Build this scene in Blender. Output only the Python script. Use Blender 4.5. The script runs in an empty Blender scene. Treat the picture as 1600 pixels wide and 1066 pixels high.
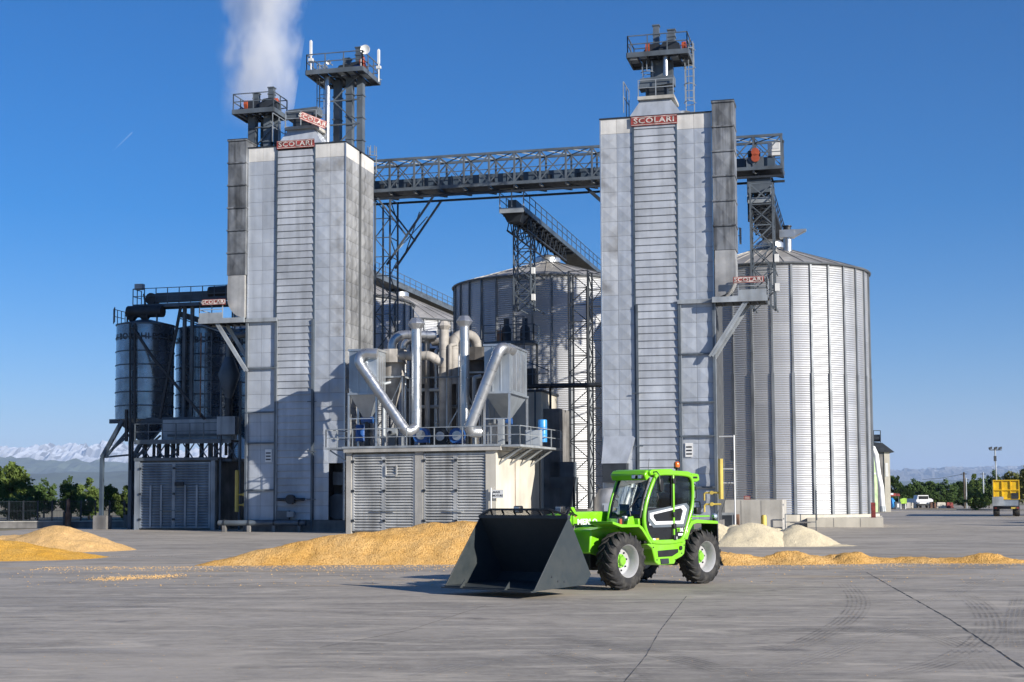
import bpy, math, random
from mathutils import Vector, Matrix, noise as mnoise
random.seed(11)
S = bpy.context.scene
C = S.collection
R = math.radians

# ------------------------------------------------------------------ camera, world, sun, exposure
CAM_H = 2.0
PITCH = math.atan(163 / 2222.2)
ROLL = 0.0045
cd = bpy.data.cameras.new('camera')
cam = bpy.data.objects.new('camera', cd); C.objects.link(cam)
cd.lens = 50; cd.sensor_width = 36; cd.sensor_fit = 'HORIZONTAL'
cd.shift_y = 83 / 1600
cd.clip_start = 0.2; cd.clip_end = 90000
cam.matrix_world = (Matrix.Translation((0, 0, CAM_H)) @ Matrix.Rotation(R(90) + PITCH, 4, 'X')
                    @ Matrix.Rotation(-ROLL, 4, 'Z'))
S.camera = cam

SUN_AZ, SUN_EL = 50.0, 21.0        # degrees right of straight-towards-the-camera, above the horizon
to_sun = Vector((math.sin(R(SUN_AZ)) * math.cos(R(SUN_EL)), -math.cos(R(SUN_AZ)) * math.cos(R(SUN_EL)), math.sin(R(SUN_EL))))
w = bpy.data.worlds.new('World'); S.world = w; w.use_nodes = True
nt = w.node_tree
sky = nt.nodes.new('ShaderNodeTexSky'); sky.sky_type = 'NISHITA'; sky.sun_disc = False
sky.sun_elevation = R(SUN_EL); sky.sun_rotation = math.atan2(to_sun.x, to_sun.y)
sky.air_density = 1.0; sky.dust_density = 0.0; sky.ozone_density = 5.0; sky.altitude = 400
bg = nt.nodes['Background']; bg.inputs['Strength'].default_value = 0.069
hs = nt.nodes.new('ShaderNodeHueSaturation'); hs.inputs['Saturation'].default_value = 1.40
nt.links.new(sky.outputs[0], hs.inputs['Color']); tn = nt.nodes.new('ShaderNodeMix'); tn.data_type = 'RGBA'; tn.blend_type = 'MULTIPLY'; tn.inputs[0].default_value = 1; tn.inputs[7].default_value = (.92, .86, 1.03, 1)
nt.links.new(hs.outputs[0], tn.inputs[6]); nt.links.new(tn.outputs[2], bg.inputs[0])
sl = bpy.data.lights.new('sun', 'SUN'); sl.energy = 5.0; sl.angle = R(0.5); sl.color = (1.0, 0.94, 0.85)
so = bpy.data.objects.new('sun', sl); C.objects.link(so)
so.rotation_euler = to_sun.to_track_quat('Z', 'Y').to_euler(); so.location = (60, -40, 60)
vs = S.view_settings
vs.view_transform = 'Standard'; vs.look = 'None'; vs.gamma = 1; vs.use_curve_mapping = False
vs.exposure = 0.7
HAZE_D = 3.4e-5
S.cycles.use_denoising = True
S.cycles.max_bounces = 8; S.cycles.transparent_max_bounces = 16; S.cycles.volume_bounces = 3
S.cycles.volume_step_rate = 1.0; S.cycles.volume_max_steps = 128

# ------------------------------------------------------------------ measuring helpers (photo pixel -> point at a known depth)
F = 2222.2
def ray(px, py):
    dx, dy = px - 800, py - 533
    c, s = math.cos(ROLL), math.sin(ROLL)
    ux, uy = dx * c - dy * s, dx * s + dy * c
    X, U = ux / F, (83 - uy) / F
    ct, st = math.cos(PITCH), math.sin(PITCH)
    return X, ct - U * st, st + U * ct
def at(px, py, Y):
    d = ray(px, py); t = Y / d[1]
    return Vector((d[0] * t, Y, CAM_H + d[2] * t))
def gz(px, py, z=0.0):
    d = ray(px, py); t = (z - CAM_H) / d[2]
    return Vector((d[0] * t, d[1] * t, z))
# the plant stands on a grid turned 14 degrees: u runs right along its front, v runs back, O is the left dryer's corner
ANG = R(14); CA, SA = math.cos(ANG), math.sin(ANG)
O = at(384, 800, 90)
def B(u, v, z=0.0):
    return Vector((O.x + u * CA + v * SA, O.y - u * SA + v * CA, z))
def BP(px, py, v):
    d = ray(px, py)
    t = (v + O.x * SA + O.y * CA) / (d[0] * SA + d[1] * CA)
    x, y = d[0] * t, d[1] * t
    return (x - O.x) * CA - (y - O.y) * SA, CAM_H + d[2] * t

# ------------------------------------------------------------------ materials
MATS = {}
def mat(name, col, rough=0.5, metal=0.0, var=0.15, scale=1.5, bump=0.0, bscale=30.0, col2=None, streak=0.0, spec=0.5,
        lo=0.35, hi=0.7, aniso=None, fine=0.0, piece=0.0):
    m = bpy.data.materials.new(name); m.use_nodes = True
    n, l = m.node_tree.nodes, m.node_tree.links
    p = n['Principled BSDF']
    p.inputs['Roughness'].default_value = rough; p.inputs['Metallic'].default_value = metal
    p.inputs['Specular IOR Level'].default_value = spec
    g = n.new('ShaderNodeNewGeometry')
    def noise(sc, detail=5.0, stretch=None):
        t = n.new('ShaderNodeTexNoise'); t.inputs['Scale'].default_value = sc; t.inputs['Detail'].default_value = detail
        if stretch:
            mp = n.new('ShaderNodeMapping'); mp.inputs['Scale'].default_value = stretch
            l.new(g.outputs['Position'], mp.inputs['Vector']); l.new(mp.outputs[0], t.inputs['Vector'])
        else:
            l.new(g.outputs['Position'], t.inputs['Vector'])
        return t
    def rng(src, a, b, c0=0.0, c1=1.0):
        r = n.new('ShaderNodeMapRange'); r.inputs[1].default_value = a; r.inputs[2].default_value = b
        r.inputs[3].default_value = c0; r.inputs[4].default_value = c1
        l.new(src, r.inputs[0]); return r.outputs[0]
    def mix(fac, a, b, mode='MIX'):
        x = n.new('ShaderNodeMix'); x.data_type = 'RGBA'; x.blend_type = mode
        if isinstance(fac, float): x.inputs[0].default_value = fac
        else: l.new(fac, x.inputs[0])
        for i, q in ((6, a), (7, b)):
            if isinstance(q, tuple): x.inputs[i].default_value = (*q, 1)
            else: l.new(q, x.inputs[i])
        return x.outputs[2]
    if col2 is None:
        col2 = tuple(max(0, c * (1 - 2 * var)) for c in col); c1 = tuple(min(1, c * (1 + var * .5)) for c in col)
    else:
        c1 = col
    out = mix(rng(noise(scale).outputs[0], lo, hi), c1, col2)
    if streak:
        st = rng(noise(1.0, 6, aniso or (2.5, 2.5, 0.16)).outputs[0], 0.42, 0.68)
        out = mix(st, out, mix(streak, out, (0.03, 0.03, 0.03)))
    if fine:
        out = mix(rng(noise(bscale, 2).outputs[0], 0.35, 0.65), out, mix(fine, out, (0.02, 0.015, 0.01)))
    if piece:      # every sheet weathers a little differently
        oi = n.new('ShaderNodeObjectInfo')
        out = mix(1.0, out, mix(rng(oi.outputs['Random'], 0, 1), (1 - piece,) * 3, (1.0,) * 3), 'MULTIPLY')
    l.new(out, p.inputs['Base Color'])
    rr = rng(noise(scale * 3).outputs[0], 0.3, 0.7, max(0.02, rough - 0.08), min(1, rough + 0.1))
    l.new(rr, p.inputs['Roughness'])
    if bump:
        b = n.new('ShaderNodeBump'); b.inputs['Strength'].default_value = bump; b.inputs['Distance'].default_value = 0.02
        l.new(noise(bscale, 6).outputs[0], b.inputs['Height']); l.new(b.outputs[0], p.inputs['Normal'])
    MATS[name] = m
    return m
mat('panel', (.475, .51, .56), .46, .25, .09, .5, streak=.2, piece=.08)
mat('panel_dirty', (.33, .335, .34), .55, .12, .25, .35, streak=.5, piece=.16)
mat('panel_spotted', (.49, .515, .55), .5, .15, col2=(.28, .28, .28), scale=.8, lo=.5, hi=.7, streak=.25, piece=.12)
mat('slat', (.49, .515, .55), .48, .2, .14, .6, streak=.25, piece=.12)
mat('core', (.08, .085, .09), .7, .2)
mat('white_sheet', (.68, .66, .62), .55, .1, .12, .8, streak=.2)
mat('duct_weathered', (.27, .285, .305), .55, .2, col2=(.11, .118, .128), scale=.7, lo=.42, hi=.66, streak=.75, aniso=(3.5, 3.5, .3), piece=.2)
mat('duct_clean', (.50, .49, .47), .5, .4, .2, .8, streak=.3)
mat('zinc', (.62, .64, .66), .34, .8, .12, .8, streak=.12)
mat('zinc_wall', (.60, .61, .62), .44, .75, .06, .25, streak=.06)
mat('zinc_dark', (.20, .215, .23), .5, .5, .2, .6)
mat('bin_steel', (.27, .33, .40), .26, .85, .2, .6, streak=.25, piece=.2)
mat('roof_zinc', (.46, .44, .41), .55, .3, .2, .3, streak=.2, piece=.1)
mat('steel', (.13, .155, .18), .5, .25, .2, .8, streak=.2)
mat('steel_blue', (.075, .105, .14), .5, .25, .2, .8, streak=.2)
mat('steel_dark', (.03, .036, .045), .55, .2, .2)
mat('steel_pale', (.42, .45, .47), .5, .3, .2, .8, streak=.25)
mat('rail', (.36, .39, .41), .5, .4, .15)
mat('void', (.012, .012, .014), .9)
mat('concrete', (.46, .44, .40), .9, 0, .16, .7, bump=.25, bscale=25, streak=.25)
mat('concrete_cream', (.58, .54, .455), .9, 0, .10, .6, bump=.2, bscale=25, streak=.12)
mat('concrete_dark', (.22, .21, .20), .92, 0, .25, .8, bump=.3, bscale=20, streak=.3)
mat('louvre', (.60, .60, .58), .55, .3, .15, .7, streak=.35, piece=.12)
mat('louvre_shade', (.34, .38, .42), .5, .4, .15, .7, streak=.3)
mat('dusty_duct', (.44, .41, .37), .75, .15, .25, .9, streak=.35)
mat('duct_dark', (.12, .11, .10), .8, .1, .3, .9, streak=.3)
mat('galv_pipe', (.52, .535, .555), .33, .8, .10, .9, streak=.15)
mat('filter_box', (.42, .465, .51), .38, .6, .12, .8, streak=.15)
mat('blue', (.02, .09, .30), .45)
mat('blue_tank', (.05, .30, .70), .35)
mat('red_sign', (.29, .045, .038), .65, 0, .35, 2.5)
mat('white_letters', (.58, .52, .48), .7, 0, .3, 4)
mat('tipper_yellow', (.80, .50, .012), .45, 0, .12)
mat('orange', (.38, .075, .03), .5)
mat('yellow', (.60, .45, .09), .5, 0, .15)
mat('white_paint', (.75, .75, .73), .5, 0, .08)
mat('black', (.012, .012, .013), .45)
mat('rust', (.20, .11, .07), .85, 0, .4, 2)
# ------------------------------------------------------------------ mesh building
class MB:
    def __init__(s): s.v, s.f = [], []
    def add(s, vs_, fs_):
        o = len(s.v); s.v += [tuple(q) for q in vs_]; s.f += [tuple(i + o for i in f) for f in fs_]; return s
    def box(s, x0, y0, z0, x1, y1, z1):
        return s.add([(x0, y0, z0), (x1, y0, z0), (x1, y1, z0), (x0, y1, z0), (x0, y0, z1), (x1, y0, z1), (x1, y1, z1), (x0, y1, z1)],
                     [(0, 3, 2, 1), (4, 5, 6, 7), (0, 1, 5, 4), (1, 2, 6, 5), (2, 3, 7, 6), (3, 0, 4, 7)])
    def bar(s, p, q, wd, ht=None):
        ht = ht or wd; p, q = Vector(p), Vector(q); d = (q - p).normalized()
        up = Vector((0, 0, 1)) if abs(d.z) < .95 else Vector((0, 1, 0))
        a = d.cross(up).normalized() * wd / 2; b = a.cross(d).normalized() * ht / 2
        return s.add([p - a - b, p + a - b, p + a + b, p - a + b, q - a - b, q + a - b, q + a + b, q - a + b],
                     [(0, 3, 2, 1), (4, 5, 6, 7), (0, 1, 5, 4), (1, 2, 6, 5), (2, 3, 7, 6), (3, 0, 4, 7)])
    def path(s, pts, r, n=10, caps=True, radii=None):
        pts = [Vector(p) for p in pts]; k = len(pts); rings = []
        prev = None
        for i in range(k):
            d = (pts[min(i + 1, k - 1)] - pts[max(i - 1, 0)]).normalized()
            if prev is None:
                ref = Vector((0, 0, 1)) if abs(d.z) < .9 else Vector((1, 0, 0))
                a = d.cross(ref).normalized()
            else:
                a = (prev - d * prev.dot(d)).normalized()
            prev = a; b = d.cross(a)
            rr = radii[i] if radii else r
            if 0 < i < k - 1:
                ang = (pts[i] - pts[i - 1]).angle(pts[i + 1] - pts[i], 0); rr /= max(.5, math.cos(ang / 2))
            rings.append([pts[i] + a * rr * math.cos(2 * math.pi * j / n) + b * rr * math.sin(2 * math.pi * j / n) for j in range(n)])
        vs_ = [q for ring in rings for q in ring]
        fs_ = [(i * n + j, i * n + (j + 1) % n, (i + 1) * n + (j + 1) % n, (i + 1) * n + j) for i in range(k - 1) for j in range(n)]
        if caps: fs_ += [tuple(range(n - 1, -1, -1)), tuple((k - 1) * n + j for j in range(n))]
        return s.add(vs_, fs_)
    def lathe(s, prof, n=24, o=(0, 0, 0), axis='z', a0=0.0):
        vs_ = []
        for r, h in prof:
            for j in range(n):
                t = a0 + 2 * math.pi * j / n; c, d = r * math.cos(t), r * math.sin(t)
                q = (c, d, h) if axis == 'z' else ((c, h, -d) if axis == 'y' else (h, c, d))
                vs_.append((q[0] + o[0], q[1] + o[1], q[2] + o[2]))
        k = len(prof)
        fs_ = [(i * n + j, i * n + (j + 1) % n, (i + 1) * n + (j + 1) % n, (i + 1) * n + j) for i in range(k - 1) for j in range(n)]
        if prof[0][0] > 1e-4: fs_.append(tuple(range(n - 1, -1, -1)))
        if prof[-1][0] > 1e-4: fs_.append(tuple((k - 1) * n + j for j in range(n)))
        return s.add(vs_, fs_)
    def prism(s, poly, a0, a1, axis='y'):
        k = len(poly)
        def P(q, a): return (q[0], a, q[1]) if axis == 'y' else ((a, q[0], q[1]) if axis == 'x' else (q[0], q[1], a))
        vs_ = [P(q, a0) for q in poly] + [P(q, a1) for q in poly]
        fs_ = [(i, (i + 1) % k, k + (i + 1) % k, k + i) for i in range(k)] + [tuple(range(k - 1, -1, -1)), tuple(range(k, 2 * k))]
        return s.add(vs_, fs_)
    def frustum(s, r0, z0, r1, z1):
        (a0, b0, c0, d0), (a1, b1, c1, d1) = r0, r1
        return s.add([(a0, b0, z0), (c0, b0, z0), (c0, d0, z0), (a0, d0, z0), (a1, b1, z1), (c1, b1, z1), (c1, d1, z1), (a1, d1, z1)],
                     [(0, 3, 2, 1), (4, 5, 6, 7), (0, 1, 5, 4), (1, 2, 6, 5), (2, 3, 7, 6), (3, 0, 4, 7)])
    def mesh(s, name, m, smooth=None, fix=True):
        me = bpy.data.meshes.new(name); me.from_pydata(s.v, [], s.f)
        if fix:
            import bmesh
            bm = bmesh.new(); bm.from_mesh(me); bmesh.ops.recalc_face_normals(bm, faces=bm.faces); bm.to_mesh(me); bm.free()
        if m is not None: me.materials.append(MATS[m] if isinstance(m, str) else m)
        if smooth:
            for p in me.polygons: p.use_smooth = True
            me.set_sharp_from_angle(angle=R(smooth))
        return me
    def build(s, name, m, parent=None, smooth=None, fix=True):
        return link(name, s.mesh(name, m, smooth, fix), parent)
def link(name, me, parent=None, loc=None, rot=None, scl=None):
    o = bpy.data.objects.new(name, me); C.objects.link(o)
    if parent: o.parent = parent
    if loc is not None: o.location = loc
    if rot is not None: o.rotation_euler = rot
    if scl is not None: o.scale = scl
    return o
def tag(o, label=None, cat=None, group=None, kind=None):
    if label: o['label'] = label
    if cat: o['category'] = cat
    if group: o['group'] = group
    if kind: o['kind'] = kind
    return o
def thing(name, label, cat, loc=(0, 0, 0), rz=0.0, group=None):
    o = bpy.data.objects.new(name, None); C.objects.link(o); o.empty_display_size = .3
    o.location = loc; o.rotation_euler = (0, 0, rz)
    return tag(o, label, cat, group)
UNIT = {}
def unit(m, kind):
    if (m, kind) not in UNIT:
        b = MB()
        if kind == 'bar': b.box(-.5, -.5, -.5, .5, .5, .5)
        else: b.lathe([(.5, -.5), (.5, .5)], 8)
        UNIT[(m, kind)] = b.mesh(kind + '_' + m, m, 40 if kind == 'rod' else None)
    return UNIT[(m, kind)]
def bar(parent, name, p, q, wd, m, ht=None, kind='bar'):
    p, q = Vector(p), Vector(q); d = q - p
    o = bpy.data.objects.new(name, unit(m, kind)); C.objects.link(o); o.parent = parent
    o.location = (p + q) / 2
    dn = d.normalized(); up = Vector((0, 0, 1)) if abs(dn.z) < .98 else Vector((0, 1, 0))
    x = up.cross(dn).normalized(); y = dn.cross(x)
    o.rotation_euler = Matrix((x, y, dn)).transposed().to_euler()
    o.scale = (wd, ht or wd, d.length)
    return o
def rod(parent, name, p, q, r, m): return bar(parent, name, p, q, 2 * r, m, kind='rod')
def railing(parent, pts, m='rail', h=1.05, step=1.4, t=.05):
    for a, b in zip(pts[:-1], pts[1:]):
        a, b = Vector(a), Vector(b); L = (b - a).length; k = max(1, round(L / step))
        for i in range(k + 1):
            p = a.lerp(b, i / k); bar(parent, 'railing_post', p, p + Vector((0, 0, h)), t, m)
        for hh in (h * .52, h - .01): bar(parent, 'handrail', a + Vector((0, 0, hh)), b + Vector((0, 0, hh)), t * .9, m)
def lattice(parent, x0, y0, x1, y1, z0, z1, bays, m='steel', post=.11, br=.07, faces='fblr', cross=True):
    cs = [(x0, y0), (x1, y0), (x1, y1), (x0, y1)]
    for c in cs: bar(parent, 'post', (*c, z0), (*c, z1), post, m)
    for k in range(bays):
        a, b = z0 + (z1 - z0) * k / bays, z0 + (z1 - z0) * (k + 1) / bays
        for i, fc in enumerate('frbl'):
            if fc not in faces: continue
            p, q = cs[i], cs[(i + 1) % 4]
            bar(parent, 'strut', (*p, b), (*q, b), br, m)
            if k % 2 or cross: bar(parent, 'brace', (*p, a), (*q, b), br, m)
            if not k % 2 or cross: bar(parent, 'brace', (*q, a), (*p, b), br, m)
def ladder(parent, p, z0, z1, wd=.45, m='rail', cage=False, depth=.7, ax=(1, 0), step=.45):
    ax = Vector((*ax, 0)); nrm = Vector((ax.y, -ax.x, 0)); p = Vector((p[0], p[1], 0))
    for sgn in (-.5, .5):
        q = p + ax * wd * sgn; bar(parent, 'ladder_rail', q + Vector((0, 0, z0)), q + Vector((0, 0, z1)), .06, m)
    z = z0 + .2
    while z < z1:
        bar(parent, 'rung', p - ax * wd / 2 + Vector((0, 0, z)), p + ax * wd / 2 + Vector((0, 0, z)), .04, m); z += step
    if cage:
        z = z0 + 1.2
        while z < z1 + .1:
            b = MB(); pts = [p + ax * wd * .7 * math.cos(t) + nrm * depth * math.sin(t) + Vector((0, 0, z)) for t in [math.pi * i / 6 for i in range(7)]]
            b.path(pts, .028, 4); b.build('cage_hoop', m, parent); z += 1.1
        for t in (.25, .5, .75):
            q = p + ax * wd * .7 * math.cos(math.pi * t) + nrm * depth * math.sin(math.pi * t)
            bar(parent, 'cage_strip', q + Vector((0, 0, z0 + 1.2)), q + Vector((0, 0, z1)), .045, m)
def letters_mesh(body, size, ext=.0, bold=.012, spacing=1.1, align='CENTER', align_y='TOP_BASELINE'):
    cu = bpy.data.curves.new('tmp', 'FONT'); cu.body = body; cu.size = size; cu.align_x = align; cu.align_y = align_y
    cu.resolution_u = 2; cu.offset = bold; cu.space_character = spacing; cu.extrude = ext
    o = bpy.data.objects.new('tmp', cu); C.objects.link(o); bpy.context.view_layer.update()
    me = bpy.data.meshes.new_from_object(o.evaluated_get(bpy.context.evaluated_depsgraph_get()))
    bpy.data.objects.remove(o); return me
def text(parent, name, body, size, loc, rot, m, ext=.01, sx=1.0, bold=0.0, spacing=1.0):
    me = letters_mesh(body, size, ext, bold, spacing, 'CENTER', 'CENTER')
    me.materials.clear(); me.materials.append(MATS[m])
    return link(name, me, parent, loc, rot, (sx, 1, 1))
def elbow(a, c, b, r, k=6):
    """polyline a -> c -> b with the corner at c rounded to radius r"""
    a, c, b = Vector(a), Vector(c), Vector(b)
    d1, d2 = (a - c).normalized(), (b - c).normalized()
    ang = d1.angle(d2); t = r / math.tan(ang / 2)
    p, q = c + d1 * t, c + d2 * t
    mid = c + (d1 + d2).normalized() * (r / math.sin(ang / 2))
    out = []
    for i in range(k + 1):
        f = i / k; s0, s1 = p - mid, q - mid; om = s0.angle(s1)
        out.append(mid + (s0 * math.sin((1 - f) * om) + s1 * math.sin(f * om)) / math.sin(om))
    return [a] + out + [b]
# ================================================================== the setting: land, yard, mountains
def nodes_of(name):
    m = bpy.data.materials.new(name); m.use_nodes = True; MATS[name] = m
    return m, m.node_tree.nodes, m.node_tree.links, m.node_tree.nodes['Principled BSDF']
class NB:
    """small node helper"""
    def __init__(s, n, l): s.n, s.l = n, l; s.g = n.new('ShaderNodeNewGeometry')
    def pos(s, scale=(1, 1, 1), rz=0.0, loc=(0, 0, 0)):
        mp = s.n.new('ShaderNodeMapping'); mp.inputs['Scale'].default_value = scale; mp.inputs['Rotation'].default_value = (0, 0, rz)
        mp.inputs['Location'].default_value = loc
        s.l.new(s.g.outputs['Position'], mp.inputs[0]); return mp.outputs[0]
    def noise(s, vec, sc, detail=6, rough=.55, dist=0.0):
        t = s.n.new('ShaderNodeTexNoise'); t.inputs['Scale'].default_value = sc; t.inputs['Detail'].default_value = detail
        t.inputs['Roughness'].default_value = rough; t.inputs['Distortion'].default_value = dist
        s.l.new(vec, t.inputs['Vector']); return t.outputs[0]
    def rng(s, v, a, b, c=0.0, d=1.0):
        r = s.n.new('ShaderNodeMapRange'); r.inputs[1].default_value = a; r.inputs[2].default_value = b
        r.inputs[3].default_value = c; r.inputs[4].default_value = d; s.l.new(v, r.inputs[0]); return r.outputs[0]
    def mix(s, f, a, b, mode='MIX'):
        x = s.n.new('ShaderNodeMix'); x.data_type = 'RGBA'; x.blend_type = mode
        if isinstance(f, (int, float)): x.inputs[0].default_value = f
        else: s.l.new(f, x.inputs[0])
        for i, q in ((6, a), (7, b)):
            if isinstance(q, tuple): x.inputs[i].default_value = (*q, 1)
            else: s.l.new(q, x.inputs[i])
        return x.outputs[2]
    def math(s, op, a, b=None):
        x = s.n.new('ShaderNodeMath'); x.operation = op
        for i, q in ((0, a), (1, b)):
            if q is None: continue
            if isinstance(q, (int, float)): x.inputs[i].default_value = q
            else: s.l.new(q, x.inputs[i])
        return x.outputs[0]
    def bump(s, h, p, strength=.3, dist=.02):
        b = s.n.new('ShaderNodeBump'); b.inputs['Strength'].default_value = strength; b.inputs['Distance'].default_value = dist
        s.l.new(h, b.inputs['Height']); s.l.new(b.outputs[0], p.inputs['Normal'])
# --- concrete yard
m, n, l, p = nodes_of('yard_concrete')
k = NB(n, l)
big = k.noise(k.pos(), .09, 5); mid = k.noise(k.pos(loc=(7, 3, 0)), .55, 6, .62, .6); fine = k.noise(k.pos(), 9, 8, .7)
sweep = k.noise(k.pos((.16, .62, 1), R(9)), 1.0, 8, .66, 1.1)         # sweeping marks along the yard
sweep2 = k.noise(k.pos((.3, 1.1, 1), R(-24), (3, 9, 0)), 1.0, 8, .68, 1.6)
c = k.mix(k.rng(big, .38, .64), (.41, .357, .285), (.295, .26, .21))
c = k.mix(k.math('MULTIPLY', k.rng(sweep, .47, .62), .55), c, (.155, .138, .112))
c = k.mix(k.math('MULTIPLY', k.rng(sweep2, .52, .62), .8), c, (.52, .455, .36))
c = k.mix(k.math('MULTIPLY', k.rng(mid, .5, .72), .55), c, (.185, .168, .142))
grit = k.noise(k.pos((.8, 1.5, 1), R(5)), 3.2, 9, .72, .4)
c = k.mix(k.math('MULTIPLY', k.rng(fine, .48, .70), .4), c, (.46, .415, .35))
c = k.mix(k.math('MULTIPLY', k.rng(grit, .50, .66), .42), c, (.145, .132, .115))
c = k.mix(k.math('MULTIPLY', k.rng(grit, .46, .32), .45), c, (.48, .43, .36))
oil = k.noise(k.pos((1, 1.2, 1), 0, (31, 17, 0)), .42, 5, .6, .3)
c = k.mix(k.math('MULTIPLY', k.rng(oil, .66, .72), .55), c, (.07, .064, .056))
patch = k.noise(k.pos((1, 1, 1), 0, (5, 41, 0)), .16, 3, .5, .2)
c = k.mix(k.math('MULTIPLY', k.rng(patch, .56, .60), .35), c, (.48, .42, .34))
corn = k.noise(k.pos((.35, 1.6, 1), R(6), (2, 5, 0)), .5, 7, .65, .6)
band = k.n.new('ShaderNodeSeparateXYZ'); l.new(k.g.outputs['Position'], band.inputs[0])
near = k.math('MULTIPLY', k.rng(band.outputs[1], 30, 40), k.rng(band.outputs[1], 58, 47))   # spilt maize dust near the heaps
c = k.mix(k.math('MULTIPLY', k.math('MULTIPLY', k.rng(corn, .56, .68), near), .55), c, (.50, .33, .13))
l.new(c, p.inputs['Base Color'])
l.new(k.rng(mid, .3, .7, .62, .85), p.inputs['Roughness'])
k.bump(k.math('ADD', fine, k.math('MULTIPLY', sweep, 1.2)), p, .35, .012)
# --- land
m, n, l, p = nodes_of('farmland')
k = NB(n, l)
c = k.mix(k.rng(k.noise(k.pos(), .012, 4), .4, .6), (.20, .155, .10), (.10, .12, .05))
c = k.mix(k.rng(k.noise(k.pos((1, .15, 1)), .25, 6), .4, .65), c, (.26, .21, .14))
l.new(c, p.inputs['Base Color']); p.inputs['Roughness'].default_value = 1
b = MB(); b.add([(-45000, -3000, -.03), (45000, -3000, -.03), (45000, 60000, -.03), (-45000, 60000, -.03)], [(0, 1, 2, 3)])
tag(b.build('ground', 'farmland', fix=False), 'flat brown and green farmland reaching to the mountains', kind='structure')
b = MB(); b.add([(-34, -30, 0), (120, -30, 0), (140, 310, 0), (40, 310, 0), (30, 150, 0), (-34, 112, 0)], [(0, 1, 2, 3, 4, 5)])
yard = tag(b.build('yard', 'yard_concrete', fix=False), 'worn grey concrete yard with dusty sweeping marks', kind='structure')
# joints in the slab: thin dark, slightly ragged strips
mat('joint', (.05, .048, .045), .95)
mat('joint_pale', (.10, .095, .085), .95)
def strip(name, pts, wd, m, z, jag=.0):
    b = MB(); vs_ = []; 
    pts = [Vector(q) for q in pts]; out = []
    for i in range(len(pts) - 1):
        L = (pts[i + 1] - pts[i]).length; kk = max(1, int(L / .25))
        out += [pts[i].lerp(pts[i + 1], j / kk) for j in range(kk)]
    out.append(pts[-1])
    for i, q in enumerate(out):
        d = (out[min(i + 1, len(out) - 1)] - out[max(0, i - 1)]); d.z = 0; d.normalize(); s_ = Vector((d.y, -d.x, 0))
        ww = wd * (1 + random.uniform(-jag, jag)); off = s_ * random.uniform(-jag, jag) * wd * .5
        vs_ += [(q.x - s_.x * ww / 2 + off.x, q.y - s_.y * ww / 2 + off.y, z), (q.x + s_.x * ww / 2 + off.x, q.y + s_.y * ww / 2 + off.y, z)]
    b.add(vs_, [(2 * i, 2 * i + 1, 2 * i + 3, 2 * i + 2) for i in range(len(out) - 1)])
    return b.build(name, m, yard, fix=False), out
strip('slab_joint', [gz(1073, 932), gz(1030, 988), gz(1010, 1025), gz(960, 1085)], .009, 'joint_pale', .004, .8)
strip('slab_joint', [gz(1355, 895), gz(1480, 965), gz(1600, 1044), gz(1700, 1110)], .02, 'joint', .004, .8)
strip('slab_joint', [gz(760, 946), gz(640, 985), gz(500, 1012)], .008, 'joint_pale', .004, .7)
# tyre marks: ribbons with ribs across their width, rubbed away unevenly
m, n, l, p = nodes_of('tyre_mark')
k = NB(n, l)
uvn = n.new('ShaderNodeUVMap'); sx = n.new('ShaderNodeSeparateXYZ'); l.new(uvn.outputs[0], sx.inputs[0])
ribs = k.math('SINE', k.math('MULTIPLY', sx.outputs[0], 2 * math.pi * 6))
rub = k.noise(k.pos(), 1.1, 6, .65)
edge = k.math('MULTIPLY', k.rng(sx.outputs[0], 0, .12), k.rng(sx.outputs[0], 1, .88))
ends = k.math('MULTIPLY', k.rng(sx.outputs[1], 0, .25), k.rng(sx.outputs[1], 1, .75))
al = k.math('MULTIPLY', k.math('MULTIPLY', k.rng(ribs, -.2, .8, .08, .42), k.rng(rub, .40, .68)), k.math('MULTIPLY', edge, ends))
p.inputs['Base Color'].default_value = (.05, .05, .052, 1); p.inputs['Roughness'].default_value = .8
l.new(al, p.inputs['Alpha'])
m2 = m.copy(); m2.name = 'tyre_mark_pale'; MATS['tyre_mark_pale'] = m2
m2.node_tree.nodes['Principled BSDF'].inputs['Base Color'].default_value = (.36, .345, .32, 1)
def track(pix_pts, wd, z, m='tyre_mark'):
    ctl = [gz(*q) for q in pix_pts]; pts = []
    for i in range(len(ctl) - 1):       # Catmull-Rom through the control points
        p0, p1, p2, p3 = ctl[max(0, i - 1)], ctl[i], ctl[i + 1], ctl[min(len(ctl) - 1, i + 2)]
        for j in range(12):
            t = j / 12
            pts.append(.5 * ((2 * p1) + (p2 - p0) * t + (2 * p0 - 5 * p1 + 4 * p2 - p3) * t * t + (3 * p1 - p0 - 3 * p2 + p3) * t ** 3))
    pts.append(ctl[-1])
    o, out = strip('tyre_mark', pts, wd, m, z)
    uv = o.data.uv_layers.new(name='UVMap'); nn = len(out)
    for poly in o.data.polygons:
        for li in poly.loop_indices:
            vi = o.data.loops[li].vertex_index; uv.data[li].uv = (vi % 2, (vi // 2) / (nn - 1))
zz = .006
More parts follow.
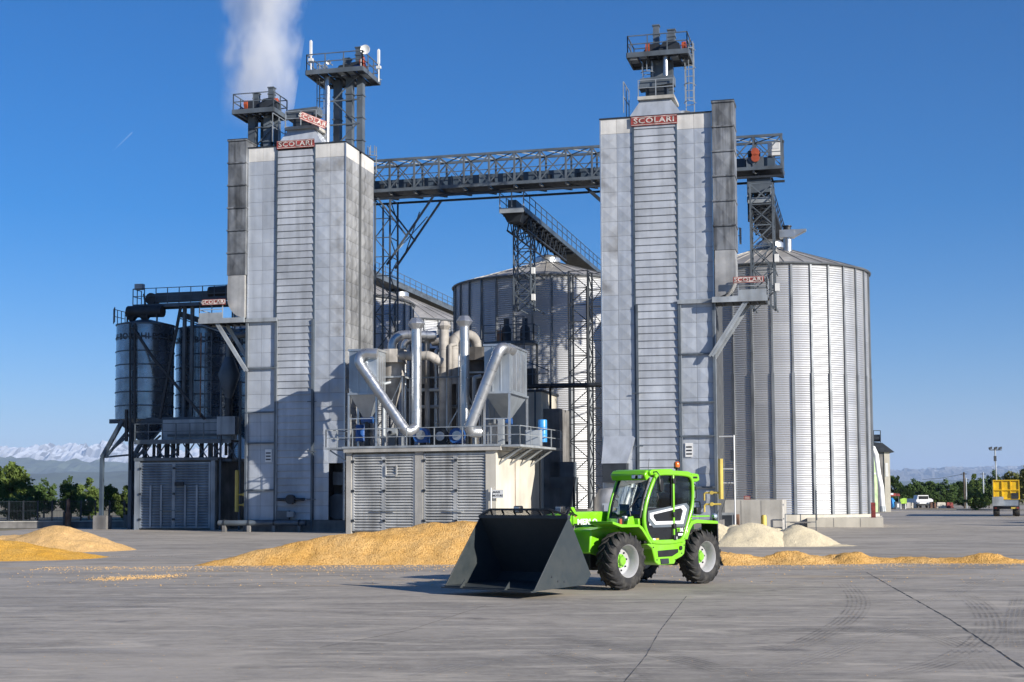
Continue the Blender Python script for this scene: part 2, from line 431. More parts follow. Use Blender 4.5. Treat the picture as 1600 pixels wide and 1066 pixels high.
for pts, wd, mm in [
    ([(1315, 905), (1340, 935), (1328, 965), (1270, 1000), (1190, 1030)], .5, 'tyre_mark'),
    ([(1490, 920), (1535, 950), (1545, 990), (1490, 1030), (1380, 1062)], .55, 'tyre_mark'),
    ([(1560, 892), (1520, 915), (1450, 940), (1400, 955)], .5, 'tyre_mark_pale'),
    ([(820, 985), (930, 1005), (1060, 1030), (1200, 1066)], .55, 'tyre_mark'),
    ([(800, 1012), (880, 1022), (960, 1046), (1010, 1085)], .6, 'tyre_mark'),
    ([(1600, 930), (1592, 975), (1600, 1030)], .5, 'tyre_mark'),
    ([(1180, 1066), (1330, 1010), (1430, 975), (1530, 960)], .5, 'tyre_mark_pale'),
    ([(0, 935), (150, 946), (330, 952), (560, 958), (800, 972), (1000, 992)], .55, 'tyre_mark'),
    ([(0, 972), (150, 950), (330, 932), (520, 925)], .5, 'tyre_mark_pale'),
    ([(40, 1010), (200, 1020), (420, 1010), (640, 985)], .5, 'tyre_mark_pale'),
    ([(1560, 1066), (1500, 1010), (1400, 985), (1240, 985), (1100, 1000)], .5, 'tyre_mark'),
    ([(640, 1066), (760, 1035), (900, 1020), (1080, 1018)], .6, 'tyre_mark_pale'),
    ([(0, 905), (200, 915), (420, 912), (600, 905)], .5, 'tyre_mark')]:
    track(pts, wd, zz, mm); zz += .0015

# --- mountains: three ranges far across the plain
def mrange(name, label, Y, prof, rough, depth, m, seed, octv=6, nx=420, ny=26):
    xs0, xs1 = prof[0][0], prof[-1][0]; b = MB()
    def h(px):
        for (a, ha), (c_, hb) in zip(prof[:-1], prof[1:]):
            if a <= px <= c_: t = (px - a) / (c_ - a); t = t * t * (3 - 2 * t); return ha + (hb - ha) * t
        return 0
    for j in range(ny):
        fy = j / (ny - 1); Yj = Y + depth * fy
        ridge = math.sin(math.pi * min(1, fy / .62) / 2) if fy < .62 else max(0, 1 - (fy - .62) / .38)
        for i in range(nx):
            px = xs0 + (xs1 - xs0) * i / (nx - 1); x = (px - 800) / F * Y
            base = h(px) / F * Y
            q = Vector((x / (Y * .022) + seed, Yj / (Y * .022), seed))
            rr = mnoise.ridged_multi_fractal(q, 1.0, 2.1, octv, 1.0, 2.0, noise_basis='PERLIN_ORIGINAL') / 2.2
            z = base * ridge * (1 - rough + rough * min(1.5, rr) * 1.15) if base > 0 else -1
            b.v.append((x, Yj, max(-.5, z)))
    b.f += [(j * nx + i, j * nx + i + 1, (j + 1) * nx + i + 1, (j + 1) * nx + i) for j in range(ny - 1) for i in range(nx - 1)]
    o = b.build(name, m, fix=False)
    for p_ in o.data.polygons: p_.use_smooth = octv < 4
    tag(o, label, kind='structure'); return o
m, n, l, p = nodes_of('alpine')
k = NB(n, l)
sz = n.new('ShaderNodeSeparateXYZ'); l.new(k.g.outputs['Position'], sz.inputs[0])
sn = n.new('ShaderNodeSeparateXYZ'); l.new(k.g.outputs['Normal'], sn.inputs[0])
alt = k.math('ADD', sz.outputs[2], k.rng(k.noise(k.pos(), .004, 6), 0, 1, -330, 330))
snow = k.math('MULTIPLY', k.rng(alt, 500, 900), k.rng(sn.outputs[2], .5, .85))
l.new(k.mix(snow, (.12, .115, .11), (.62, .64, .68)), p.inputs['Base Color']); p.inputs['Roughness'].default_value = .9
mat('foothill', (.07, .09, .06), 1, 0, .3, .002)
mrange('mountains', 'snow covered mountain range along the horizon', 24000,
       [(-900, 80), (-300, 108), (0, 118), (60, 124), (150, 108), (260, 114), (400, 118), (600, 100), (800, 76), (1000, 62), (1200, 60), (1400, 62), (1500, 58), (1600, 60), (1800, 64), (2300, 50)],
       .38, 9000, 'alpine', 3.3, 6, 640, 48)
mrange('hills', 'bluish forested hills below the snowy range', 15000,
       [(-900, 72), (-200, 86), (0, 82), (150, 76), (300, 66), (500, 56), (700, 36), (900, 30), (1200, 26), (1400, 30), (1700, 34), (2300, 20)], .25, 4000, 'foothill', 8.1, 4, 300)
mrange('hills', 'nearest low blue hills above the plain', 9500,
       [(-900, 44), (-200, 50), (0, 54), (150, 56), (300, 50), (500, 40), (800, 20), (1100, 14), (1400, 16), (1700, 18), (2300, 10)], .2, 2500, 'foothill', 1.7, 3, 300)
# ================================================================== the two dryer towers
TW, TD, TH_ = 6.6, 5.35, 24.5
SECT = (0, 1.98, 4.54, 6.6)
ROW0, ROWP, NROW = .72, .88, 26
def panel_mesh(m, depth=.032):
    b = MB(); g = .007
    b.add([(g, 0, g), (1 - g, 0, g), (1 - g, 0, 1 - g), (g, 0, 1 - g), (.5, -depth, .46), (g, .04, g), (1 - g, .04, g), (1 - g, .04, 1 - g), (g, .04, 1 - g)],
          [(0, 1, 4), (1, 2, 4), (2, 3, 4), (3, 0, 4), (0, 5, 6, 1), (1, 6, 7, 2), (2, 7, 8, 3), (3, 8, 5, 0)])
    return b.mesh('panel_' + m, m)
PANEL = {k_: panel_mesh(k_) for k_ in ('panel', 'panel_dirty', 'panel_spotted')}
FLATP = {k_: panel_mesh(k_, .012) for k_ in ('panel', 'white_sheet')}
def slat_mesh():
    b = MB()
    b.prism([(0, 0.0), (-.075, .02), (-.085, .05), (-.02, 1.0), (.03, 1.0), (.03, 0)], 0, 1, 'x')
    return b.mesh('slat_mesh', 'slat')
SLAT = slat_mesh()
def box_section_mesh():
    b = MB(); b.box(0, 0, 0, 1, 1, 1)
    # raised rim and a folded cross on the front sheet
    b.add([(.06, -.001, .06), (.94, -.001, .06), (.94, -.001, .94), (.06, -.001, .94), (.5, -.035, .5)], [(0, 1, 4), (1, 2, 4), (2, 3, 4), (3, 0, 4)])
    b.box(-.03, -.05, .945, 1.03, 1, 1.0)
    return b.mesh('duct_box', 'duct_weathered')
DUCTBOX = box_section_mesh()
def sign(label, loc, rz, w_, h_, size, tilt=0.0, sx=1.27, group=None):
    t = thing('sign', label, 'sign', loc, rz, group)
    MB().box(-w_ / 2, 0, -h_ / 2, w_ / 2, .04, h_ / 2).build('board', 'red_sign', t)
    b = MB(); e = .035
    b.box(-w_ / 2 + e, -.008, h_ / 2 - 2 * e, w_ / 2 - e, -.001, h_ / 2 - e).box(-w_ / 2 + e, -.008, -h_ / 2 + e, w_ / 2 - e, -.001, -h_ / 2 + 2 * e)
    b.build('border', 'white_letters', t)
    text(t, 'lettering', 'SCOLARI', size, (0, -.012, 0), (R(90), 0, 0), 'white_letters', .006, sx, .008, 1.12)
    if tilt: t.rotation_euler = (0, tilt, rz)
    return t
def dryer(name, label, u, v, mirror, stained):
    t = thing(name, label, 'grain dryer', B(u, v), -ANG)
    MB().box(-.1, -.12, 0, TW + .1, TD + .1, .7).build('plinth', 'concrete_dark', t)
    ox = 5.35 if not mirror else -1
    b = MB(); b.box(.04, .06, 4.35, TW - .04, TD - .04, TH_ - .1)
    if not mirror:
        b.box(.04, .06, .7, ox, TD - .04, 4.35).box(ox, 1.5, .7, TW - .04, TD - .04, 4.35)
    else:
        b.box(.04, .06, .7, TW - .04, TD - .04, 4.35)
    b.build('core', 'core', t)
    # front: two columns of pressed panels each side of the louvred strip
    for sec in (0, 2):
        x0, x1 = SECT[sec], SECT[sec + 1]
        for c_ in range(2):
            wd = (x1 - x0 - .06) / 2; x = x0 + .03 + c_ * wd
            for r_ in range(NROW):
                z = ROW0 + r_ * ROWP
                if not mirror and sec == 2 and c_ == 1 and z < 4.2: continue
                if mirror and sec == 0 and c_ == 0 and r_ < 4: pass
                mm = 'panel'
                if stained and sec == 2 and c_ == 1 and 12 < r_ < 26: mm = 'panel_spotted'
                if not stained and sec == 0 and c_ == 0 and r_ > 14: mm = 'panel_spotted'
                if stained and sec == 2 and c_ == 0 and r_ > 22: mm = 'panel_spotted'
                me = FLATP['panel'] if (stained and sec == 0) else PANEL[mm]
                link('panel', me, t, (x, 0, z), None, (wd, 1, ROWP))
            link('fascia_panel', FLATP['white_sheet'], t, (x, -.004, ROW0 + NROW * ROWP), None, (wd, 1, TH_ - ROW0 - NROW * ROWP))
    ns = 54; sp = (TH_ - .3 - ROW0) / ns
    for i in range(ns):
        link('slat', SLAT, t, (SECT[1] + .06, 0, ROW0 + i * sp), None, (SECT[2] - SECT[1] - .12, 1, sp))
    for x in (SECT[1], SECT[2]):
        bar(t, 'trim', (x, -.03, .7), (x, -.03, TH_), .1, 'steel_blue', .1)
    for x in (.0, TW): bar(t, 'corner_trim', (x, 0, .7), (x, 0, TH_ - .02), .07, 'zinc', .07)
    # right flank: two banks of panels with a recessed channel between
    if not mirror:
        for c_, (y0, y1) in enumerate(((.05, 1.27), (1.27, 2.49), (2.95, 4.12), (4.12, 5.3))):
            for r_ in range(NROW):
                o = link('panel', PANEL['panel_dirty'], t, (TW, y0, ROW0 + r_ * ROWP), (0, 0, R(90)), (y1 - y0, 3.2, ROWP))
            link('fascia_panel', FLATP['white_sheet'], t, (TW + .004, y0, ROW0 + NROW * ROWP), (0, 0, R(90)), (y1 - y0, 1, TH_ - ROW0 - NROW * ROWP))
    MB().box(-.06, -.06, TH_, TW + .06, TD + .06, TH_ + .07).build('roof', 'steel_dark', t)
    # hood on the roof
    hb = MB(); hb.frustum((1.6, .5, 4.9, 3.2), TH_ + .07, (2.3, .9, 4.1, 2.7), TH_ + 1.25); hb.build('hood', 'panel', t)
    MB().box(2.15, .7, TH_ + 1.25, 4.35, 2.9, TH_ + 1.45).build('hood_cap', 'concrete', t)
    # steel frame standing in front of the duct side
    fx = (lambda x: x) if not mirror else (lambda x: TW - x)
    for x in (.03, 2.02):
        bar(t, 'frame_column', (fx(x), -.1, .1), (fx(x), -.1, 13.35), .13, 'steel', .13)
        bar(t, 'frame_flange', (fx(x) + .1, -.15, .1), (fx(x) + .1, -.15, 13.35), .05, 'rail', .05)
    bar(t, 'frame_column', (fx(4.5), -.1, .1), (fx(4.5), -.1, 13.3), .13, 'steel', .13)
    for z in (10.3, 7.5, 5.55, 2.6):
        bar(t, 'frame_rung', (fx(.03), -.15, z), (fx(2.02), -.15, z), .1, 'steel', .09)
    for z in (8.1, 5.0, 2.0):
        bar(t, 'bracket', (fx(4.2), -.18, z), (fx(4.8), -.18, z), .05, 'steel')
    if not mirror: MB().box(.2, TD, 0, 3.0, 11, 21).build('added_shade_block', 'panel_dirty', t)  # unseen block added behind the tower to keep sun off the raised bins
    # vent opening boxed out at the foot
    if mirror:
        MB().frustum((.05, -.9, 1.55, .0), 4.0, (.05, -.05, 1.95, .0), 5.6).build('intake_hood', 'panel', t)
        MB().box(.1, -.86, 2.9, 1.5, -.02, 3.98).build('intake_mouth', 'steel_dark', t)
    MB().box(fx(1.55) - .22, -.075, 4.35, fx(1.55) + .22, -.055, 5.15).build('notice_board', 'white_paint', t)
    b = MB()
    for i in range(3): b.box(fx(1.55) - .16, -.09, 4.48 + i * .2, fx(1.55) + .16, -.08, 4.56 + i * .2)
    b.build('notice_print', 'steel_dark', t)
    return t
left_dryer = dryer('grain_dryer', 'tall grey dryer tower with stained right flank, left end of the bridge', 0, 0, False, True)
right_dryer = dryer('grain_dryer', 'tall grey dryer tower of pressed panels behind the green telehandler', 23.1, -1, True, False)

def exhaust(label, u, v, mirror):
    """column of boxed duct sections beside a dryer, its elbow, platform and brace; local x grows away from the tower"""
    t = thing('exhaust_duct', label, 'duct', B(u, v), -ANG)
    s_ = -1 if mirror else 1          # s_=1: the column is on the left of its tower (outwards = -x)
    X = lambda x: -x * s_
    x0, x1 = min(X(.06), X(1.32)), max(X(.06), X(1.32))
    for i in range(6):
        link('duct_section', DUCTBOX, t, (x0, -.25, 16.3 + i * 1.46), None, (x1 - x0, 1.5, 1.46))
    MB().box(x0 - .04, -.3, 25.07, x1 + .04, 1.28, 25.12).build('duct_cap', 'steel_dark', t)
    MB().box(x0 + .05, -.22, 15.75, x1 - .05, 1.2, 16.28).build('duct_collar', 'duct_clean', t)
    pts = [(X(1.3), 15.75), (X(1.3), 14.9)]
    for i in range(1, 8):
        a = math.pi / 2 * i / 7; pts.append((X(.1 + 1.2 * math.cos(a)), 14.9 - 1.35 * math.sin(a)))
    pts += [(X(.1), 15.75)]
    MB().prism(pts, -.24, 1.18).build('duct_elbow', 'duct_clean', t)
    # platform
    zp = 13.4
    xa, xb = sorted((X(-.05), X(3.1)))
    b = MB(); b.box(xa, -.62, zp - .2, xb, -.5, zp + .12); b.build('platform_beam', 'steel_pale', t)
    b = MB(); b.box(xa, 1.2, zp - .2, xb, 1.32, zp + .12); b.build('platform_beam', 'steel_pale', t)
    for i in range(7):
        x = xa + .05 + (xb - xa - .2) * i / 6
        bar(t, 'joist', (x, -.5, zp - .08), (x, 1.2, zp - .08), .1, 'steel_dark', .2)
    MB().box(xa, -.5, zp + .06, xb, 1.2, zp + .1).build('platform_deck', 'steel_dark', t)
    bar(t, 'platform_beam', (X(.02), -.2, zp - .04), (X(-2.1), -.2, zp - .04), .08, 'steel_pale', .24)
    xo = X(3.05)
    railing(t, [(X(1.45), -.56, zp + .12), (xo, -.56, zp + .12), (xo, 1.2, zp + .12)], 'steel_pale', 1.1)
    bar(t, 'kick_board', (X(1.45), -.58, zp + .3), (xo, -.58, zp + .3), .03, 'steel_pale', .36)
    for y in (-.45, 1.1):
        for off in (0, .16):
            bar(t, 'diagonal_brace', (X(1.95 - off), y, zp - .2), (X(-.1 - off), y, 10.1), .09, 'steel_pale', .12)
    return t
exhaust('stack of weathered duct boxes with elbow and platform left of the dirty dryer', 0, 0, False)
exhaust('stack of weathered duct boxes with elbow and platform right of the dryer behind the telehandler', 23.1 + TW, -1, True)
def bsign(px, py, v, w_, label, size, h_=.42, rz=0.0, tilt=0.0):
    u, z = BP(px, py, v); return sign(label, B(u, v, z), -ANG + rz, w_, h_, size, tilt)
bsign(462, 225, -.14, 2.55, 'faded red sign with white lettering at the top of the left dryer front', .42, .52)
bsign(1022, 188, -1.14, 2.75, 'faded red sign with white lettering at the top of the right dryer front', .44, .56)
bsign(334, 472, -.68, 1.6, 'red and white sign on the platform railing beside the left duct', .3, .36)
bsign(1170, 437, -1.68, 1.75, 'red and white sign on the platform railing beside the right duct', .3, .36)
sg = bsign(490, 188, .3, 1.75, 'tilted red sign board on the left dryer roof below the antenna platform', .36, .5, R(38), R(16))

# ------------------------------------------------------------------ elevator heads standing above the roofs
def head(name, label, u, v, zp, w_, d_, zbase, trunks, stacks, guards, cage=None, brace=True):
    t = thing(name, label, 'elevator', B(u, v), -ANG)
    for (x, y, ww, dd) in trunks:
        MB().box(x - ww / 2, y - dd / 2, zbase, x + ww / 2, y + dd / 2, zp - .05).build('trunk', 'steel', t)
        k_ = zbase + .8
        while k_ < zp - .5:
            MB().box(x - ww / 2 - .05, y - dd / 2 - .05, k_, x + ww / 2 + .05, y + dd / 2 + .05, k_ + .07).build('flange', 'steel', t); k_ += 1.5
    # deck: edge beams, joists and grating panels
    for a, b_ in (((-w_ / 2, -d_ / 2), (w_ / 2, -d_ / 2)), ((-w_ / 2, d_ / 2), (w_ / 2, d_ / 2)), ((-w_ / 2, -d_ / 2), (-w_ / 2, d_ / 2)), ((w_ / 2, -d_ / 2), (w_ / 2, d_ / 2))):
        bar(t, 'edge_beam', (*a, zp), (*b_, zp), .09, 'steel', .3)
    nx, ny = 6, 3
    for i in range(1, nx): bar(t, 'joist', (-w_ / 2 + w_ * i / nx, -d_ / 2, zp - .1), (-w_ / 2 + w_ * i / nx, d_ / 2, zp - .1), .07, 'steel_dark', .14)
    for i in range(nx):
        for j in range(ny):
            mm = 'rail' if random.random() < .4 else 'steel_dark'
            x, y = -w_ / 2 + w_ * i / nx, -d_ / 2 + d_ * j / ny
            MB().box(x + .05, y + .05, zp - .02, x + w_ / nx - .05, y + d_ / ny - .05, zp + .03).build('deck_panel', mm, t)
    e = .04
    railing(t, [(-w_ / 2 + e, -d_ / 2 + e, zp + .1), (w_ / 2 - e, -d_ / 2 + e, zp + .1), (w_ / 2 - e, d_ / 2 - e, zp + .1), (-w_ / 2 + e, d_ / 2 - e, zp + .1), (-w_ / 2 + e, -d_ / 2 + e, zp + .1)], 'steel', 1.1, 1.3, .06)
    for (x, y, ww, h_) in stacks:
        b = MB(); b.box(x - ww / 2, y - ww / 2, zp + .05, x + ww / 2, y + ww / 2, zp + h_).box(x - ww / 2 - .04, y - ww / 2 - .04, zp + h_ * .72, x + ww / 2 + .04, y + ww / 2 + .04, zp + h_ * .76)
        b.box(x - ww / 2 - .05, y - ww / 2 - .05, zp + h_ - .06, x + ww / 2 + .05, y + ww / 2 + .05, zp + h_ + .01)
        b.build('vent_stack', 'steel', t)
        b = MB(); b.prism([(x - .75, zp + .1), (x + .55, zp + .1), (x + .5, zp + .75), (x + .1, zp + 1.0), (x - .45, zp + .95), (x - .75, zp + .55)], y - .35, y + .35)
        b.build('head_casing', 'steel_dark', t)
    for (x, y, a) in guards:
        b = MB(); b.prism([(-.2, -.35), (.2, -.35), (.25, .2), (.1, .42), (-.1, .42), (-.25, .2)], -.12, .12, 'x')
        g = b.build('belt_guard', 'orange', t); g.location = (x, y, zp + .62); g.rotation_euler = (R(a), 0, 0)
        b = MB(); b.path([(x - .6, y + .1, zp + .4), (x - .1, y + .1, zp + .4)], .19, 10); b.box(x - .55, y - .05, zp + .05, x - .15, y + .25, zp + .25)
        b.build('motor', 'blue', t, 40)
    if cage: ladder(t, cage, zbase + .3, zp + 1.0, .5, 'rail', True, .65)
    if brace:
        xs = [q[0] for q in trunks]; ys = min(q[1] for q in trunks) - .3; a, b_ = min(xs), max(xs)
        z = zbase + .2; s_ = 0
        while z < zp - 1.6:
            bar(t, 'brace', (a, ys, z), (b_, ys, z + 1.6), .07, 'steel') if s_ % 2 == 0 else bar(t, 'brace', (b_, ys, z), (a, ys, z + 1.6), .07, 'steel')
            bar(t, 'strut', (a - .2, ys, z + 1.6), (b_ + .2, ys, z + 1.6), .09, 'steel'); z += 1.6; s_ += 1
    return t
u, z = BP(407, 186, 2.2)
low_head = head('elevator_head', 'low elevator platform with two square vent stacks above the left duct', u, 2.2, z + .25, 2.9, 2.3, TH_ + .1,
     [(-.55, .1, .5, .5), (.55, .1, .5, .5), (.0, .7, .4, .4), (1.0, .5, .35, .35)], [(-.35, .2, .36, 1.55), (.85, -.1, .36, 1.75)], [(-.95, 0, 20), (1.15, 0, 20)])
u, z = BP(537, 122, 3.2)
high_head = head('elevator_head', 'high antenna platform on trunks above the left dryer roof', u, 3.2, z, 3.9, 3.4, TH_ + .1,
     [(-.5, .3, .45, .5), (.55, -.2, .42, .5), (1.15, .2, .4, .5)], [(.05, .6, .42, 1.45), (1.05, .2, .42, 2.0)], [(1.6, -.7, 25)], (-1.5, 0.2))
MB().path([(-.75, -.9, TH_ + .2), (-.75, -.9, z - .1)], .17, 12).build('down_pipe', 'galv_pipe', high_head, 40)
MB().path(elbow((-.75, -.9, z - 3.2), (-.75, -.9, z - 4.0), (-2.2, -1.4, TH_ + .3), .4), .17, 12).build('down_pipe', 'galv_pipe', high_head, 40)
HH = (u, 3.2, z)
u, z = BP(1032, 98, 2.0)
right_head = head('elevator_head', 'elevator platform with caged ladders on top of the right dryer', u, 2.0, z + .2, 3.7, 2.6, TH_ + .1,
     [(-.2, .2, .8, .6), (.55, .3, .4, .5)], [(-.25, .2, .36, 2.2), (.75, -.2, .42, 1.7)], [(-.75, 0, 10), (1.45, .2, 15)], (1.75, .5), False)
MB().path([(.45, -.95, TH_ + 1.0), (.45, -.95, z + .1)], .15, 12).build('down_pipe', 'galv_pipe', right_head, 40)
MB().path(elbow((.6, -.8, z - 3.6), (1.35, -.8, z - 4.6), (1.45, -.8, TH_ + .2), .5), .2, 12).build('down_pipe', 'galv_pipe', right_head, 40)
ladder(right_head, (-.7, -.5), TH_ + 2.2, z - .1, .6, 'rail', True, .4)
# roof gear on each hood
def hood_gear(label, u, v):
    t = thing('roof_conveyor_drive', label, 'machine', B(u, v), -ANG)
    z0 = TH_ + 1.45
    MB().prism([(2.2, z0 + .55), (4.3, z0 + .75), (4.3, z0 + 1.25), (2.3, z0 + 1.15)], .9, 1.9).build('chute_cover', 'steel', t)
    MB().box(2.6, 1.0, z0, 3.9, 1.8, z0 + .55).build('casing', 'steel_dark', t)
    railing(t, [(1.3, .75, z0 - .9), (1.3, 2.8, z0 - .9)], 'rail', 1.9, 1.2)
    railing(t, [(2.2, .75, z0), (4.3, .75, z0)], 'rail', 1.0, 1.0)
    return t
hood_gear('conveyor drive with slanted cover on the left dryer hood', 0, 0)
hood_gear('conveyor drive with slanted cover on the right dryer hood', 23.1, -1)
# antennas on the high platform
def antenna(px, py0, py1, label):
    u, z0 = BP(px, py1, 2.0); _, z1 = BP(px, py0, 2.0)
    t = thing('antenna_mast', label, 'antenna', B(u, 2.0), -ANG)
    rod(t, 'mast', (0, 0, z0), (0, 0, z1), .05, 'white_paint')
    MB().box(-.075, -.06, z0 + (z1 - z0) * .55, .075, .06, z1 - .05).build('radome', 'white_paint', t)
    MB().box(-.15, -.08, z0 + (z1 - z0) * .4, .15, .08, z0 + (z1 - z0) * .48).build('radio_box', 'white_paint', t)
    rod(t, 'mounting_clamp', (0, 0, z0 + .2), (.12, .25, z0 + .2), .03, 'rail')
antenna(486, 63, 118, 'white antenna mast at the left corner of the high platform')
antenna(592, 77, 128, 'white antenna mast at the right corner of the high platform')
def dish(px, py, r, label, v=1.9, mast=1.1):
    u, z = BP(px, py, v)
    t = thing('dish_antenna', label, 'antenna', B(u, v, z), -ANG + R(8))
    MB().lathe([(0.001, .10), (r * .5, .075), (r * .85, .02), (r, -.06), (r * .97, -.08), (.12, .02), (.001, .02)], 24, axis='y').build('dish', 'white_paint', t, 35)
    if mast: rod(t, 'mast', (-.32, .2, -mast), (-.32, .2, .35), .035, 'rail'); rod(t, 'arm', (-.32, .2, 0), (0, .05, 0), .03, 'rail')
    else: rod(t, 'arm', (0, .05, 0), (.2, .3, -.1), .03, 'rail')
dish(571, 78, .32, 'round white dish antenna above the high platform railing')
dish(514, 98, .16, 'small white dish antenna on the high platform railing', 2.0, 0)
# galvanised sheets of the silo walls: each sheet between two ribs has its own tone
m, n, l, p = nodes_of('silo_sheet'); k = NB(n, l)
tc = n.new('ShaderNodeTexCoord'); sp = n.new('ShaderNodeSeparateXYZ'); l.new(tc.outputs['Object'], sp.inputs[0])
ang = k.math('FLOOR', k.math('MULTIPLY', k.math('ADD', k.math('ARCTAN2', sp.outputs[1], sp.outputs[0]), -.35 * 2 * math.pi / 32), 32 / (2 * math.pi)))
row = k.math('FLOOR', k.math('DIVIDE', sp.outputs[2], .93))
cb = n.new('ShaderNodeCombineXYZ'); l.new(ang, cb.inputs[0]); l.new(row, cb.inputs[1])
wn = n.new('ShaderNodeTexWhiteNoise'); l.new(cb.outputs[0], wn.inputs['Vector'])
c = k.mix(wn.outputs['Value'], (.575, .585, .60), (.62, .63, .64))
c = k.mix(k.math('MULTIPLY', k.rng(k.noise(k.pos((1.2, 1.2, .12)), 1, 6), .5, .75), .35), c, (.34, .34, .34))
l.new(c, p.inputs['Base Color']); p.inputs['Metallic'].default_value = .72
l.new(k.rng(wn.outputs['Value'], 0, 1, .42, .47), p.inputs['Roughness'])
# ================================================================== big corrugated silos
def silo(label, u, v, r, eave, apex, nr=32, detail=True, plinth=.8):
    t = thing('grain_silo', label, 'silo', B(u, v), -ANG)
    # corrugated wall
    prof = []; z = plinth; pit = .155
    while z < eave - .02:
        prof += [(r, z), (r + .034, z + pit * .5)]; z += pit
    prof.append((r, eave))
    MB().lathe(prof, 96 if detail else 48).build('wall', 'silo_sheet', t, 24, fix=False)
    # stiffeners, wider below
    zm = plinth + (eave - plinth) * .56
    for i in range(nr):
        a = 2 * math.pi * (i + .35) / nr; c_, s_ = math.cos(a), math.sin(a)
        world = a - ANG
        if math.sin(world) > .35: continue          # the far side shows nothing
        tg = Vector((-s_, c_, 0)) * .09; rd = Vector((c_, s_, 0))
        for z0, z1, wd, dp in ((plinth, zm, .20, .13), (zm, eave, .13, .10)):
            p0 = rd * (r + dp / 2 + .015)
            o = link('stiffener', unit('zinc_dark', 'bar'), t, (p0.x, p0.y, (z0 + z1) / 2), (0, 0, a), (dp, wd, z1 - z0))
    # roof of folded sectors
    nsec = nr
    for i in range(nsec):
        a0, a1 = 2 * math.pi * i / nsec, 2 * math.pi * (i + 1) / nsec - .004
        am = (a0 + a1) / 2
        if math.sin(am - ANG) > .75 and detail is False: continue
        def P(rr, a, z): return (rr * math.cos(a), rr * math.sin(a), z)
        b = MB(); ro, ri = r + .18, .95
        b.add([P(ro, a0, eave), P(ro, a1, eave), P(ri, a1, apex), P(ri, a0, apex), P(ro, a0, eave + .04), P(ri, a0, apex + .04),
               P(ro, a0 + .008, eave + .04), P(ri, a0 + .02, apex + .04), P(ro, a0 + .008, eave), P(ri, a0 + .02, apex)],
              [(8, 1, 2, 9), (0, 4, 6, 8), (4, 5, 7, 6), (8, 6, 7, 9), (0, 3, 5, 4)])
        b.build('roof_panel', 'roof_zinc', t, fix=True)
    MB().lathe([(r + .2, eave - .1), (r + .24, eave - .02), (r + .2, eave + .03)], 64).build('eave_ring', 'zinc_dark', t)
    MB().lathe([(1.05, apex - .05), (1.05, apex + .35), (.8, apex + .55), (.001, apex + .75)], 24).build('roof_cap', 'zinc', t, 35)
    MB().lathe([(r + .45, 0), (r + .45, plinth)], 24 if detail else 16).build('foundation', 'concrete_cream', t)
    return t
silo_r = silo('bright corrugated grain silo at the right end of the plant', 31.5, 22, 6.95, 18.1, 20.25)
silo_m = silo('corrugated grain silo in the middle, under the bridge between the dryers', 13.8, 26, 7.35, 18.6, 20.6)
silo_l = silo('corrugated grain silo partly hidden by the left dryer and the slanted pipe', -4.9, 25.5, 7.3, 17.9, 21.0)
silo_b = silo('farthest grain silo, only its pale roof showing above the stack caps', -4.9, 44.5, 7.3, 18.3, 21.2, detail=False)
# gear on the right silo roof
b = thing('roof_fan', 'square ventilator with slanted spout on the right silo roof', 'fan', B(32.9, 19.8), -ANG)
MB().path([(0, 0, 19.6), (0, 0, 20.7)], .3, 14).build('pipe', 'galv_pipe', b, 40)
MB().box(-.55, -.4, 20.6, .5, .4, 21.15).build('casing', 'zinc', b)
MB().prism([(.5, 20.65), (1.3, 21.05), (1.35, 21.15), (.5, 21.15)], -.35, .35).build('spout', 'zinc', b)
MB().lathe([(.25, 21.15), (.25, 21.4), (.32, 21.4), (.32, 21.48)], 12).build('motor', 'steel_dark', b, 40)
b = thing('roof_hatch_rail', 'pale guard rail on the right silo roof beside the gallery', 'railing', B(28.8, 19.0), -ANG)
railing(b, [(-.6, -.4, 19.9), (.8, -.4, 20.1), (.8, .8, 20.3)], 'rail', 1.2, .7)
mat('vent_white', (.7, .71, .72), .5)
# ================================================================== the conveyor bridge
t = bridge = thing('conveyor_bridge', 'long blue grey lattice conveyor bridge running behind both dryers', 'bridge', B(0, 10), -ANG)
ZB, ZT = 23.55, 25.7
for y in (0, 1.9):
    bar(t, 'bottom_chord', (4.2, y, ZB), (33.2, y, ZB), .16, 'steel', .22)
    bar(t, 'top_chord', (4.2, y, ZT), (33.2, y, ZT), .14, 'steel', .16)
    bar(t, 'guard_rail', (4.2, y + .02, ZB + 1.05), (33.2, y + .02, ZB + 1.05), .05, 'steel')
bays = 16; bw = (33.1 - 4.3) / bays
for i in range(bays + 1):
    x = 4.3 + bw * i
    for y in (0, 1.9): bar(t, 'vertical', (x, y, ZB), (x, y, ZT), .13, 'steel', .12)
    bar(t, 'top_strut', (x, 0, ZT), (x, 1.9, ZT), .08, 'steel')
    bar(t, 'floor_beam', (x, -.05, ZB - .22), (x, 1.95, ZB - .22), .12, 'steel_dark', .2)
    if i < bays:
        for y, s_ in ((0, 1), (1.9, -1)):
            bar(t, 'diagonal', (x, y, ZB + .1), (x + bw, y, ZT - .05), .075, 'steel'); bar(t, 'diagonal', (x + bw, y + .03, ZB + .1), (x, y + .03, ZT - .05), .06, 'steel')
        bar(t, 'wind_brace', (x, 0, ZT + .02), (x + bw, 1.9, ZT + .02), .06, 'steel'); bar(t, 'wind_brace', (x, 1.9, ZT + .02), (x + bw, 0, ZT + .02), .06, 'steel')
        bar(t, 'floor_brace', (x, 0, ZB - .3), (x + bw, 1.9, ZB - .3), .06, 'steel_dark')
        MB().box(x + .03, .1, ZB - .08, x + bw - .03, 1.8, ZB - .04).build('floor_panel', 'steel_dark', t)
